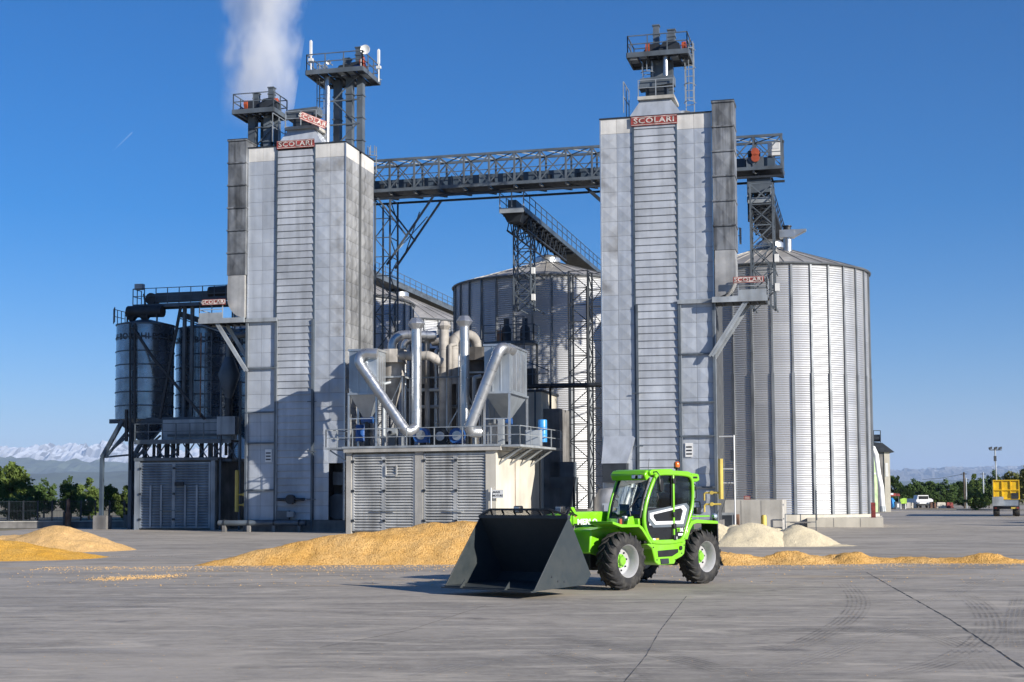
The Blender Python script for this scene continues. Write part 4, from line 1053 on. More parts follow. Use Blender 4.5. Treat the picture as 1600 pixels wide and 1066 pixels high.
# ================================================================== the raised loading bins on the left
def round_bin(label, u, v, r, z0, z1, words=None, bands=7):
    t = thing('loading_bin', label, 'bin', B(u, v), -ANG, 'raised round bins on the left')
    nb = bands; hh = (z1 - z0) / nb
    for i in range(nb):
        MB().lathe([(r, z0 + hh * i + .012), (r, z0 + hh * (i + 1) - .012)], 40).build('wall_ring', 'bin_steel', t, 40, fix=False)
        MB().lathe([(r - .01, z0 + hh * (i + 1) - .05), (r + .05, z0 + hh * (i + 1) - .03), (r + .05, z0 + hh * (i + 1) + .03), (r - .01, z0 + hh * (i + 1) + .05)], 40).build('band', 'steel_blue', t)
    MB().lathe([(.3, z0 - 1.5), (r - .02, z0 + .01)], 32).build('hopper_cone', 'bin_steel', t, 40)
    MB().lathe([(r + .06, z1 - .02), (r + .06, z1 + .05), (.4, z1 + .45), (.001, z1 + .45)], 40).build('roof', 'steel_blue', t, 30)
    for k_, (wd, a) in enumerate(words or []):
        me = letters_mesh(wd, .62)
        for vv in me.vertices:
            th = a + vv.co.x / (r + .02); vv.co = ((r + .02) * math.cos(th), (r + .02) * math.sin(th), z1 - 1.1 + vv.co.y)
        me.materials.clear(); me.materials.append(MATS['steel_dark']); link('lettering', me, t)
    return t
r_ = 2.0
u1b, zt = BP(228, 510, 7.6); _, zb = BP(228, 657, 7.6)
lb = round_bin('front raised bin with dark lettering at the left edge of the plant', u1b, 7.6, r_, zb, zt, [('BORGHI', R(-162 + 0)), ('BORGHI', R(-88)), ('BORGHI', R(-14))])
u2b, _ = BP(320, 525, 11)
round_bin('second raised bin in shade behind the front lettered bin', u2b, 11, r_, zb, zt, [('BORGHI', R(-122)), ('BORGHI', R(-50))])
u3b, _ = BP(365, 540, 12.5)
round_bin('third raised bin in deep shade close to the left duct', u3b + 1.2, 13.5, r_, zb, zt, [('BORGHI', R(-110))])
# frame that carries the bins
t = thing('bin_support_structure', 'dark steel frame with long raking legs under the raised bins', 'steel frame', B(0, 0), -ANG)
def Q(px, py, v): u, z = BP(px, py, v); return (u, v, z)
for v in (6.0, 10.2):
    q0, q1, q2 = Q(196, 650, 6.0), Q(160, 715, 6.0), Q(160, 800, 6.0)
    bar(t, 'raking_leg', (q0[0], v, q0[2]), (q1[0], v, q1[2]), .26, 'steel_blue'); bar(t, 'leg', (q1[0], v, q1[2]), (q1[0], v, .9), .24, 'steel_blue')
    bar(t, 'raking_leg', (q0[0] + .9, v, q0[2] - .3), (q1[0] + .35, v, q1[2] + .1), .16, 'steel_blue')
    q3 = Q(205, 709, 6.0); bar(t, 'tie', (q1[0], v, q1[2]), (q3[0] + 1, v, q3[2]), .12, 'steel_blue')
    bar(t, 'tie', (q1[0] + .3, v, q1[2] + .2), (q0[0] + .5, v, q0[2] - 1.2), .12, 'steel_blue')
    MB().box(q1[0] - .4, v - .4, 0, q1[0] + .6, v + .4, .95).build('footing', 'concrete_dark', t)
    for px in (206, 262, 330): u, z = BP(px, 660, v); bar(t, 'leg', (u, v, 0), (u, v, z), .26, 'steel_blue')
    u, _ = BP(206, 660, v); u2, _ = BP(372, 660, v); bar(t, 'ring_beam', (u - .2, v, zb - .1), (u2, v, zb - .1), .2, 'steel_blue', .35)
for v in (6.4, 9.8): bar(t, 'ring_beam', (u1b - 2, v, zb - .1), (u1b + 8, v, zb - .1), .2, 'steel_blue', .3)
# uprights and diagonals climbing the front bin
for px in (204, 211): q0, q1 = Q(px, 505, 5.4), Q(px, 690, 5.4); bar(t, 'upright', q0, q1, .12, 'steel_dark')
for (a_, b_) in (((208, 512), (240, 560)), ((240, 560), (320, 655)), ((283, 478), (250, 655))): bar(t, 'diagonal', Q(*a_, 5.45), Q(*b_, 5.45), .16, 'steel_dark')
bar(t, 'spout', Q(198, 640, 5.6), Q(198, 690, 5.6), .18, 'steel_dark'); bar(t, 'spout', Q(203, 690, 5.6), Q(203, 735, 5.6), .13, 'steel_dark')
t = thing('loading_gallery', 'railed service deck across the raised bins above the left louvre shed', 'platform', B(0, 4.8), -ANG)
u0, z = BP(211, 690, 4.8); u1, _ = BP(362, 690, 4.8)
MB().box(u0, 0, z - .12, u1, 1.4, z + .02).build('deck', 'steel_dark', t); bar(t, 'edge_beam', (u0, -.05, z - .05), (u1, -.05, z - .05), .08, 'steel', .3)
railing(t, [(u0, 0, z + .05), (u1, 0, z + .05)], 'steel', 1.15, 1.05, .06)
MB().box(u0 + 1.6, .9, z + .1, u1 - .2, 1.3, z + 1.5).build('trough', 'louvre_shade', t); MB().box(u0 + 2.0, .82, z + .35, u1 - .3, .89, z + .5).build('trough_rib', 'steel', t)
for f_ in (.15, .4, .65, .9): bar(t, 'hanger', (u0 + (u1 - u0) * f_, .7, z - .12), (u0 + (u1 - u0) * f_, .7, 5.0), .16, 'steel_dark')
for i in range(7):
    x = u0 + .4 + (u1 - u0 - .8) * i / 6; MB().path([(x, .7, z - .1), (x, .7, z - 1.3)], .16, 8).build('discharge_spout', 'steel_dark', t, 40)
    bar(t, 'lattice_bar', (x, .1, z - .2), (x + .8, .1, z - 1.3), .07, 'steel_blue'); bar(t, 'lattice_bar', (x + .8, .1, z - .2), (x, .1, z - 1.3), .07, 'steel_blue')
bar(t, 'lower_beam', (u0, .1, z - 1.35), (u1, .1, z - 1.35), .1, 'steel_blue', .16)
# louvre shed under the bins
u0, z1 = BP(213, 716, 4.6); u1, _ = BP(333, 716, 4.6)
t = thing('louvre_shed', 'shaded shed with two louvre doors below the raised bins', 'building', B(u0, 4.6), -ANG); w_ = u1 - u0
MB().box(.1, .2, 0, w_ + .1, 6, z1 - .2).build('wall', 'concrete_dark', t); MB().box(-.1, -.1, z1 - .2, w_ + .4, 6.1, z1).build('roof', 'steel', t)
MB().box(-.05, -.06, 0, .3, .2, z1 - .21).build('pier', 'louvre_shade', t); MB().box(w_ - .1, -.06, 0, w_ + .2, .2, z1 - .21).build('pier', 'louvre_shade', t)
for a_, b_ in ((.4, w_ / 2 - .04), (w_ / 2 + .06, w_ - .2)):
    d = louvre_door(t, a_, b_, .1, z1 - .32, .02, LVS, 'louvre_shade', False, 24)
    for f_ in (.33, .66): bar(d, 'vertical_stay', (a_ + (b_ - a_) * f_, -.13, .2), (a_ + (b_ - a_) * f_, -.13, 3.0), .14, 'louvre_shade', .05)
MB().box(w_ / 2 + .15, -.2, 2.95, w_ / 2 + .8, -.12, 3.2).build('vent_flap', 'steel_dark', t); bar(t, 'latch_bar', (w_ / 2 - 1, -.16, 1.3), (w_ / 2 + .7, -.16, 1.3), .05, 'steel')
# top conveyor over the bins
t = thing('bin_conveyor', 'dark railed conveyor above the raised bins on the left', 'conveyor', B(0, 7.2), -ANG)
u0, z0 = BP(208, 479, 7.2); u1, z1 = BP(372, 470, 7.2)
bar(t, 'walkway_beam', (u0, 0, z0), (u1, 0, z0), .12, 'steel_blue', .25); bar(t, 'walkway_beam', (u0, 1.2, z0), (u1, 1.2, z0), .12, 'steel_blue', .25)
MB().box(u0, .02, z0 + .06, u1, 1.18, z0 + .11).build('walkway', 'steel_dark', t)
railing(t, [(u0, 0, z0 + .1), (u1, 0, z0 + .1)], 'steel_blue', 1.15, .85, .05); railing(t, [(u0, 1.2, z0 + .1), (u0, 0, z0 + .1)], 'steel_blue', 1.15, .6, .05)
MB().box(u0 + 1.6, .4, z0 + .3, u1, .9, z0 + .95).build('trough', 'steel_blue', t)
MB().lathe([(.001, -.35), (.42, -.35), (.42, .35), (.001, .35)], 14, (u0 + 1.2, .65, z0 + .55), 'y').build('drive_drum', 'steel_dark', t, 40)
MB().box(u0 + .1, .0, z0 + 1.2, u0 + .7, .4, z0 + 1.6).build('motor_cover', 'louvre_shade', t)
um, zm = BP(322, 455, 7.2); MB().path([(um, .6, zm), (u1, .6, zm + .05)], .4, 12).build('upper_pipe', 'steel_dark', t, 40)
for px in (283, 295): u, _ = BP(px, 480, 7.2); bar(t, 'leg', (u, .6, zb), (u, .6, z0), .22, 'steel')
# head drum and spouts above the front bin
t = thing('bin_feeder', 'dark drum and hopper on the roof of the front raised bin', 'machine', B(u1b, 7.1), -ANG)
MB().path([(-1.1, 0, zt + 1.0), (1.6, 0, zt + .95)], .42, 14).build('drum', 'steel_dark', t, 40)
for x in (-.8, .2): MB().frustum((x - .12, -.12, x + .12, .12), zt + .3, (x - .4, -.3, x + .4, .3), zt + .75).build('chute', 'steel_dark', t)
bar(t, 'strut', (-1.0, -.3, zt + .2), (-1.0, -.3, zt + 1.0), .09, 'steel_dark'); bar(t, 'strut', (1.3, -.3, zt + .2), (1.3, -.3, zt + 1.0), .09, 'steel_dark'); bar(t, 'strut', (.6, -.3, zt + .2), (.25, -.3, zt + 2.2), .09, 'steel_dark')
b = MB(); 
railing(t, [(-1.9, -.6, zt + .1), (-1.3, -1.5, zt + .1)], 'steel_blue', 1.05, .6, .045); railing(t, [(-1.9, -.6, zt + .1), (-1.9, 1.0, zt + .1)], 'steel_blue', 1.05, .6, .045)
t = thing('bin_roof_walk', 'sloping dark cover beam along the shaded bins', 'conveyor', B(0, 9.0), -ANG)
q0, q1 = Q(285, 492, 9.0), Q(378, 522, 9.0)
bar(t, 'cover_beam', (q0[0], 0, q0[2]), (q1[0], 0, q1[2]), .5, 'steel_blue', .4); bar(t, 'edge_strip', (q0[0], -.3, q0[2] - .3), (q1[0], -.3, q1[2] - .3), .06, 'steel_pale', .08)
u, z = BP(322, 520, 5.2)
t = thing('bin_ladder', 'ladder with a rusty riser pipe in front of the shaded bins', 'ladder', B(u, 5.2), -ANG)
ladder(t, (.2, 0), zb, z, .45, 'steel_blue'); rod(t, 'riser_pipe', (-.35, 0, zb), (-.35, 0, z), .05, 'rust')
# small cyclone fan beside the left dryer
u, z = BP(358, 600, 4.4)
t = thing('small_cyclone', 'small dark cyclone with a bent pipe beside the left dryer', 'cyclone', B(u, 4.4), -ANG)
MB().lathe([(.2, z - 1.0), (.75, z + .6), (.3, z + 1.8)], 16).build('cone', 'steel_blue', t, 40)
MB().path(elbow((.0, 0, z + 1.7), (0, 0, z + 3.2), (1.4, 0, z + 3.3), .5), .22, 12).build('bent_pipe', 'steel', t, 40)
MB().path([(0, 0, z - 1), (0, 0, z - 2.2)], .25, 10).build('outlet', 'steel_dark', t, 40)
MB().box(-.7, -.3, z - 3.4, .6, .6, z - 2.2).build('motor_box', 'louvre_shade', t)
for x in (-.7, .7): bar(t, 'leg', (x, .3, 0), (x, .3, z + .2), .12, 'steel_blue')
# pipes and gear at the foot of the left dryer
t = thing('floor_pipe', 'long grey pipe lying along the foot of the left dryer', 'pipe', B(0, -.9), -ANG)
u0, z = BP(342, 822, -.9); u1, _ = BP(478, 822, -.9)
MB().path([(u0, 0, .55), (u1, 0, .55)], .17, 12).build('pipe_run', 'steel', t, 40)
for i in range(4): x = u0 + .4 + (u1 - u0 - .8) * i / 3; MB().box(x - .1, -.15, 0, x + .1, .15, .39).build('saddle', 'concrete_dark', t); MB().path([(x - .05, 0, .55), (x + .05, 0, .55)], .21, 12).build('pipe_flange', 'steel_dark', t, 40)
def gas_riser(px, pys, v, label, out):
    u, z1 = BP(px, pys[0], v); _, z0 = BP(px, pys[1], v)
    t = thing('gas_pipe', label, 'pipe', B(u, v), -ANG)
    rod(t, 'riser', (0, 0, max(.0, z0)), (0, 0, z1), .14, 'yellow')
    for py in pys[2:]:
        _, z = BP(px, py, v)
        MB().path(elbow((0, 0, z), (out * 1.0, 0, z), (out * 1.0, 0, z - .45), .12), .055, 8).build('branch', 'yellow', t, 40)
        MB().lathe([(.11, -.1), (.11, .1)], 10, (out * .55, 0, z), 'y').build('valve', 'yellow', t, 40)
    return t
gas_riser(1126, (717, 780, 770, 788), -1.6, 'pale yellow gas riser with branches right of the telehandler', -.95)
gas_riser(371, (735, 800, 773, 789), 1.2, 'dull yellow gas riser in the shade left of the left dryer', .95)
t = thing('pipe_frame', 'thin white pipe frame beside the yellow gas riser', 'frame', B(*BP(1147, 680, -1.2)[:1], -1.2), -ANG)
_, z1 = BP(1147, 680, -1.2)
rod(t, 'post', (0, 0, 0), (0, 0, z1), .045, 'white_paint')
for py in (682, 733, 755): _, z = BP(1147, py, -1.2); rod(t, 'rung', (0, 0, z), (-.85, .2, z), .04, 'white_paint')
rod(t, 'cable', (0, 0, 3.6), (-.75, -.1, 1.2), .015, 'steel_dark'); MB().box(-.2, -.08, 4.1, -.02, .08, 4.7).build('fitting', 'steel_dark', t)
u, z = BP(540, 775, .8)
t = thing('blower', 'dark round blower inside the doorway at the foot of the left dryer', 'fan', B(5.95, .75), -ANG)
MB().lathe([(.001, -.35), (.8, -.35), (.8, .35), (.001, .35)], 20, (0, .2, 1.55), 'y').build('housing', 'steel_blue', t, 40); MB().box(-.6, -.1, .72, .6, .6, .95).build('base', 'steel_dark', t); MB().box(-.35, -.1, 2.9, .5, .5, 3.7).build('intake', 'steel', t)
t = thing('burner_train', 'dark burner valve with cross pipes on the left dryer front', 'machine', B(3.2, -.35), -ANG)
MB().lathe([(.001, -.18), (.3, -.18), (.3, .18), (.001, .18)], 14, (0, 0, 2.0), 'y').build('valve_body', 'steel_dark', t, 40)
MB().path([(-.9, 0, 2.0), (.9, 0, 2.0)], .1, 10).build('cross_pipe', 'steel_dark', t, 40)
MB().box(-.95, -.1, .75, -.1, .2, 1.3).build('control_box', 'steel', t); MB().box(-.2, -.15, .9, .25, .1, 1.25).build('gauge_box', 'louvre_shade', t)

# ================================================================== right: pit wall, bollard, railing
u0, z1 = BP(1127, 781, 4.0); u1, _ = BP(1222, 781, 4.0)
t = thing('pit_wall', 'long low concrete wall in front of the bright silo', 'wall', B(u0, 4.0), -ANG)
MB().box(0, 0, 0, u1 - u0, .35, z1).build('wall_slab', 'concrete', t); MB().box(u1 - u0 - .35, .35, 0, u1 - u0, 5, z1 - .01).build('return_wall', 'concrete', t)
for f_ in (.33, .66): bar(t, 'shutter_joint', ((u1 - u0) * f_, -.004, .1), ((u1 - u0) * f_, -.004, z1 - .05), .025, 'concrete_dark', .01)
t = thing('bollard', 'short yellow bollard in front of the low concrete wall', 'bollard', B(*(BP(1194, 815, 2.4)[0], 2.4)), -ANG)
MB().lathe([(.16, 0), (.16, .85), (.12, .95), (.001, .96)], 14).build('post', 'yellow', t, 40); MB().lathe([(.2, 0), (.2, .06)], 14).build('base_collar', 'steel_dark', t)
t = thing('pit_railing', 'thin grey guard rail at the end of the low concrete wall', 'railing', B(u1 + .2, 3.6), -ANG)
railing(t, [(0, 0, 0), (1.8, 0, 0)], 'steel', 1.0, .9, .05); railing(t, [(1.8, 0, .6), (1.8, 1.6, .6)], 'steel', 1.8, 1.6, .05)
bar(t, 'step', (.3, -.2, .5), (1.5, -.2, .5), .3, 'concrete_dark', .08)
u, z = BP(1135, 810, 2.2)
t = thing('utility_box', 'open grey utility cupboard with red side behind the pale heaps', 'cabinet', B(u, 2.2), -ANG)
MB().box(-.5, 0, 0, .5, .5, 1.1).build('body', 'steel_pale', t); MB().box(-.4, -.02, .1, .35, -.004, .95).build('front_panel', 'steel_dark', t); MB().box(.5, -.05, .1, .75, .45, 1.0).build('side_box', 'rust', t)
u, z = BP(1168, 778, 14.6)
t = thing('warning_plate', 'small red warning plate on the bright silo above the low wall', 'sign', B(u, 14.45, z), -ANG)
MB().box(-.22, 0, -.14, .22, .02, .14).build('board', 'red_sign', t); b = MB(); b.box(-.17, -.008, .02, .17, -.003, .07).box(-.17, -.008, -.07, .17, -.003, -.02); b.build('print_lines', 'white_letters', t)
# low plinth kerb on the right of the silo
u0, _ = BP(1262, 820, 13.6); u1, _ = BP(1380, 812, 16)
t = thing('kerb_block', 'low cream concrete plinth at the foot of the bright silo', 'plinth', B(u0, 13.6), -ANG)
MB().box(0, 0, 0, u1 - u0, 10, .62).build('slab', 'concrete_cream', t)
for f_ in (.35, .7): bar(t, 'joint', ((u1 - u0) * f_, -.004, .02), ((u1 - u0) * f_, -.004, .6), .03, 'concrete_dark', .01)
u, _ = BP(1365, 800, 14)
t = thing('fire_box', 'red box standing on the plinth right of the bright silo', 'box', B(u, 14.6, .62), -ANG)
MB().box(-.15, -.15, 0, .15, .15, 1.0).build('case', 'red_box' if 'red_box' in MATS else 'red_sign', t); MB().box(-.13, -.165, .08, .13, -.152, .92).build('door', 'red_sign', t)
# ================================================================== heaps of grain
def grain_mat(name, c1, c2, c3, sc=26):
    m, n, l, p = nodes_of(name); k = NB(n, l)
    vor = n.new('ShaderNodeTexVoronoi'); vor.inputs['Scale'].default_value = sc; l.new(k.g.outputs['Position'], vor.inputs['Vector'])
    sp = n.new('ShaderNodeSeparateColor'); l.new(vor.outputs['Color'], sp.inputs[0])
    c = k.mix(k.rng(k.noise(k.pos(), .9, 6), .35, .68), c1, c2)
    c = k.mix(k.math('MULTIPLY', k.rng(sp.outputs[0], .55, 1), .75), c, c3)
    l.new(c, p.inputs['Base Color']); p.inputs['Roughness'].default_value = .85; p.inputs['Specular IOR Level'].default_value = .25
    k.bump(k.math('ADD', k.rng(vor.outputs['Distance'], 0, .6, 1, 0), k.noise(k.pos(), 4, 6)), p, .8, .03)
grain_mat('maize', (.68, .38, .10), (.72, .45, .17), (.38, .17, .03))
grain_mat('maize_pale', (.72, .46, .20), (.70, .43, .16), (.50, .30, .11))
grain_mat('maize_yellow', (.76, .40, .05), (.76, .44, .09), (.45, .2, .03))
grain_mat('meal', (.80, .69, .47), (.74, .63, .42), (.58, .48, .31), 34)
def heap(name, label, m, x0, x1, y0, y1, hfun, step=.09, group=None, rough=.05, seed=0.0, cat='heap'):
    nx, ny = max(8, int((x1 - x0) / step)), max(8, int((y1 - y0) / step)); b = MB(); H = []
    for j in range(ny + 1):
        for i in range(nx + 1):
            x, y = x0 + (x1 - x0) * i / nx, y0 + (y1 - y0) * j / ny
            h = hfun(x, y)
            if h > -.05:
                q = Vector((x * 1.3 + seed, y * 1.3, seed))
                h += rough * 2.2 * mnoise.fractal(q, 1, 2, 4) * min(1, max(0, h) * 3 + .25) + rough * .5 * mnoise.noise(q * 7)
            b.v.append((x, y, h)); H.append(h)
    for j in range(ny):
        for i in range(nx):
            a = j * (nx + 1) + i; ids = (a, a + 1, a + nx + 2, a + nx + 1)
            if max(H[q] for q in ids) > -.02: b.f.append(ids)
    o = b.build(name, m, None, fix=False)
    for p_ in o.data.polygons: p_.use_smooth = True
    return tag(o, label, cat, group)
def cone(cx, cy, h, sl, ex=1.0, ey=1.0):
    def f(x, y):
        d = math.hypot((x - cx) * ex, (y - cy) * ey); return h - sl * (math.sqrt(d * d + .18) - .42)
    return f
def smax(*fs, k_=.12):
    def f(x, y):
        v = [g_(x, y) for g_ in fs]; mx = max(v); return mx + k_ * math.log(sum(math.exp((q - mx) / k_) for q in v)) - k_ * .2
    return f
# the main maize heap: a ridge that rises towards the bucket
RX = [(-10.4, -.1), (-9.4, .1), (-8.3, .38), (-6.3, .80), (-4.2, 1.03), (-2.9, 1.20), (-1.6, 1.32), (0.2, 1.22), (1.6, .85), (2.8, .55), (4.2, .45), (5.6, .42), (6.6, .35), (7.6, -.1)]
def ridge(x):
    for (a, ha), (c_, hb) in zip(RX[:-1], RX[1:]):
        if a <= x <= c_: return ha + (hb - ha) * (x - a) / (c_ - a)
    return -.2
def main_h(x, y):
    h = ridge(x); yc = 46.4 - (.5 * (1.3 - h) if h < 1.3 else 0) - .35 * math.sin(x * .8)
    yc = 43.6 + max(0, h) * 2.15
    d = abs(y - yc); return h - .5 * (math.sqrt(d * d + .12) - .3) if h > -.15 else -.2
heap('maize_heap', 'large golden maize heap in front of the fan house, behind the bucket', 'maize', -10.8, 7.8, 41.5, 51, main_h, .075, seed=1.0, rough=.03)
def strip_h(x, y):
    h = .34 - max(0, x - 7) * .022 + .09 * math.sin(x * 2.3) * math.sin(x * .9 + 1); yc = 43.4 + .25 * math.sin(x * .7); d = abs(y - yc)
    return h - .42 * (math.sqrt(d * d + .06) - .2) if x < 19 else h - .42 * d - .05 * (x - 19)
heap('maize_heap', 'low ragged strip of maize stretching right from the rear wheel', 'maize', 6.2, 22, 41.6, 45.4, strip_h, .07, seed=5.0, rough=.05)
c0, c1 = gz(82, 862), at(85, 820, 57)
heap('maize_heap', 'pale maize heap at the left edge, behind the yellow one', 'maize_pale', -27, -10.5, 51, 64, smax(cone(c1.x, 57.5, 1.02, .44, .86, 1), cone(c1.x - 2.2, 57.3, .6, .32, .7, 1)), .09, seed=9.0, rough=.03)
heap('maize_heap', 'bright yellow maize heap cut by the left edge of the photo', 'maize_yellow', -26, -10, 45, 57, smax(cone(-18.9, 50.2, .75, .28, .7, 1), cone(-16.9, 49.6, .24, .17, .8, 1)), .09, seed=12.0, rough=.03)
def meal(px, py, Y, sl, label, sd, ex=1.0):
    q = at(px, py, Y); f = cone(q.x, Y, q.z, sl, ex)
    w_ = (q.z + .3) / sl / min(1, ex) + .4
    heap('meal_heap', label, 'meal', q.x - w_, q.x + w_, Y - w_, Y + w_, f, .08, 'pale meal heaps beside the telehandler', .03, sd)
meal(1118, 817, 60, .64, 'pale meal heap rising just behind the rear wheel', 2.0)
meal(1146, 820, 61, .8, 'pale meal heap half hidden by the one behind the rear wheel', 3.0)
meal(1174, 817, 59.5, .66, 'widest pale meal heap below the utility cupboard', 4.0, .72)
meal(1210, 823, 60.2, .72, 'smaller pale meal heap next to the yellow bollard', 6.0)
meal(1246, 821, 59.5, .56, 'separate pointed pale meal heap at the right of the row', 7.0)
meal(1276, 848, 58.8, .2, 'flat pale tail of meal at the right end of the row', 8.0, .6)
# kernels scattered on the slab: far too many to count
def scatter(name, label, m, n_, place, s0, s1):
    b = MB()
    for _ in range(n_):
        x, y = place(); s_ = random.uniform(s0, s1); a = random.random() * 6.28; c_, d = math.cos(a) * s_, math.sin(a) * s_
        b.add([(x - c_, y - d, .008), (x + d * .6, y - c_ * .6, .008), (x + c_, y + d, .008), (x - d * .6, y + c_ * .6, .008), (x, y, .008 + s_ * .7)], [(0, 1, 4), (1, 2, 4), (2, 3, 4), (3, 0, 4)])
    return tag(b.build(name, m, fix=False), label, kind='stuff')
def pl1():
    x = random.uniform(-14, 24); y = 43.0 - abs(random.gauss(0, 1.3)) if random.random() < .8 else random.uniform(33, 43); return x, y
scatter('spilt_maize', 'loose maize kernels spilt in front of the heaps', 'maize_pale', 5000, pl1, .010, .028)
def pl2(): 
    t_ = random.random(); q = gz(150 + 130 * t_ + random.gauss(0, 12), 906 - 6 * t_ + random.gauss(0, 1.6)); return q.x, q.y
scatter('spilt_maize', 'thin yellow drift of kernels left of the main heap', 'maize_pale', 900, pl2, .010, .026)
def pl3():
    q = gz(random.uniform(0, 1600), 860 + 200 * random.random() ** 1.5); return q.x, q.y
scatter('spilt_maize', 'single kernels and crumbs strewn over the whole yard', 'maize_pale', 900, pl3, .004, .009)
def pl4(): return random.uniform(-15.8, -12), 50.9 + random.gauss(0, .22)
scatter('dark_residue', 'dark strip of damp residue along the yellow heap', 'concrete_dark', 900, pl4, .008, .02)
# ================================================================== the telehandler (local: x forward, y to its left, z up)
def paint(name, col, rough=.32, coat=.4, dirt=.12):
    m, n, l, p = nodes_of(name); k = NB(n, l)
    sz = n.new('ShaderNodeSeparateXYZ'); l.new(k.g.outputs['Position'], sz.inputs[0])
    low = k.math('ADD', k.rng(sz.outputs[2], 1.3, .3, 0, .5), .35)      # road dust thrown up from the wheels
    c = k.mix(k.math('MULTIPLY', k.math('MULTIPLY', k.rng(k.noise(k.pos(), 2.2, 8, .68), .40, .72), low), dirt), col, (.26, .225, .165))
    l.new(c, p.inputs['Base Color']); l.new(k.rng(k.noise(k.pos(), 5, 4), .3, .7, rough - .06, rough + .1), p.inputs['Roughness'])
    p.inputs['Coat Weight'].default_value = coat; p.inputs['Coat Roughness'].default_value = .12
paint('green', (.185, .545, .008), .32, .28, .6)
paint('bucket_grey', (.024, .033, .038), .46, 0, .1)
paint('rim_silver', (.42, .42, .44), .4, .1, .8)
paint('plastic', (.012, .012, .013), .42, 0, .03)
paint('white_gloss', (.72, .72, .74), .35, .2, .08)
paint('dark_gloss', (.012, .012, .013), .3, 0, .02)
m, n, l, p = nodes_of('rubber'); k = NB(n, l)
l.new(k.mix(k.rng(k.noise(k.pos(), 6, 7), .45, .75), (.022, .022, .023), (.075, .07, .062)), p.inputs['Base Color']); p.inputs['Roughness'].default_value = .75; p.inputs['Specular IOR Level'].default_value = .3
k.bump(k.noise(k.pos(), 60, 4), p, .25, .01)
m, n, l, p = nodes_of('glass')
p.inputs['Base Color'].default_value = (.86, .92, .92, 1); p.inputs['Roughness'].default_value = .02; p.inputs['Transmission Weight'].default_value = 1; p.inputs['IOR'].default_value = 1.05
p.inputs['Specular IOR Level'].default_value = .9; p.inputs['Coat Weight'].default_value = .6; p.inputs['Coat Roughness'].default_value = .02
m, n, l, p = nodes_of('tinted_glass')
p.inputs['Base Color'].default_value = (.10, .13, .13, 1); p.inputs['Roughness'].default_value = .03; p.inputs['Transmission Weight'].default_value = 1; p.inputs['IOR'].default_value = 1.05
p.inputs['Coat Weight'].default_value = .8; p.inputs['Coat Roughness'].default_value = .02
mat('lamp_glass', (.55, .62, .70), .1, .6, .05)
mat('beacon_orange', (.70, .14, .01), .2, 0, .05)
mat('seat_blue', (.02, .07, .22), .8)
mat('chrome', (.75, .75, .76), .15, 1, .02)
PHI = R(42)
th = thing('telehandler', 'lime green telehandler with a dark grain bucket parked in the yard', 'telehandler', (2.71, 32.94, 0), math.atan2(-math.cos(PHI), -math.sin(PHI)))
def bev(o, wd=.02, seg=2):
    md = o.modifiers.new('bevel', 'BEVEL'); md.width = wd; md.segments = seg; md.limit_method = 'ANGLE'; md.angle_limit = R(35)
    for p_ in o.data.polygons: p_.use_smooth = True
    o.data.set_sharp_from_angle(angle=R(40)); return o
# ---- wheels
def tyre_mesh():
    b = MB(); Rt = .595
    prof = [(.335, -.16), (.36, -.215), (.45, -.235), (.53, -.225), (.575, -.19), (Rt, -.12), (Rt + .006, 0), (Rt, .12), (.575, .19), (.53, .225), (.45, .235), (.36, .215), (.335, .16)]
    b.lathe(prof, 56, axis='y')
    b.f = b.f[:-2]
    N = 19
    for side in (-1, 1):
        for i in range(N):
            a = 2 * math.pi * (i + (.5 if side > 0 else 0)) / N
            vs_ = []
            # a lug sweeps back from the centre line to the shoulder and down the side wall
            stations = [(.015, .0, Rt + .002, Rt + .04), (.11, .17, Rt - .004, Rt + .038), (.19, .30, .57, Rt + .026), (.235, .36, .50, .565)]
            for y, da, rl, rh in stations:
                for rr, hw in ((rl - .02, .062), (rh, .045)):
                    for s_ in (-1, 1):
                        aa = a - side * 0 + da + s_ * hw
                        vs_.append((rr * math.cos(aa), side * y, -rr * math.sin(aa)))
            k_ = len(stations); fs_ = []
            for j in range(k_ - 1):
                o_ = j * 4; q = o_ + 4
                fs_ += [(o_ + 2, o_ + 3, q + 3, q + 2), (o_, o_ + 2, q + 2, q), (o_ + 1, q + 1, q + 3, o_ + 3)]
            fs_ += [(0, 1, 3, 2), ((k_ - 1) * 4, (k_ - 1) * 4 + 2, (k_ - 1) * 4 + 3, (k_ - 1) * 4 + 1)]
            b.add(vs_, fs_)
    return b.mesh('tyre_mesh', 'rubber', 45)
TYRE = tyre_mesh()
b = MB(); b.lathe([(.335, -.17), (.36, -.2), (.372, .205), (.36, .215), (.345, .2), (.325, .12), (.305, .06), (.30, .0), (.285, -.02), (.14, -.035), (.13, -.03)], 40, axis='y'); RIM = b.mesh('rim_mesh', 'rim_silver', 32)
b = MB(); b.lathe([(.15, -.04), (.15, .0), (.105, .01), (.10, .06), (.085, .075), (.001, .078)], 20, axis='y')
for i in range(8): b.lathe([(.016, .012), (.016, .03), (.001, .03)], 6, (.125 * math.cos(i * math.pi / 4), 0, .125 * math.sin(i * math.pi / 4)), 'y')
HUB = b.mesh('hub_mesh', 'green', 30)
b = MB()
for i in range(8): b.lathe([(.02, -.035), (.02, .0), (.001, .0)], 6, (.21 * math.cos(i * math.pi / 4 + .3), 0, .21 * math.sin(i * math.pi / 4 + .3)), 'y')
NUT = b.mesh('nuts_mesh', 'steel_dark')
for x in (1.5, -1.5):
    for s_ in (1, -1):
        e = link('wheel', None, th, (x, .88 * s_, .63), (0, R(17 * x), 0 if s_ > 0 else math.pi))
        if x > 0: e.rotation_euler.z += R(-2)
        link('tyre', TYRE, e); link('rim', RIM, e); link('hub', HUB, e); link('wheel_nuts', NUT, e)
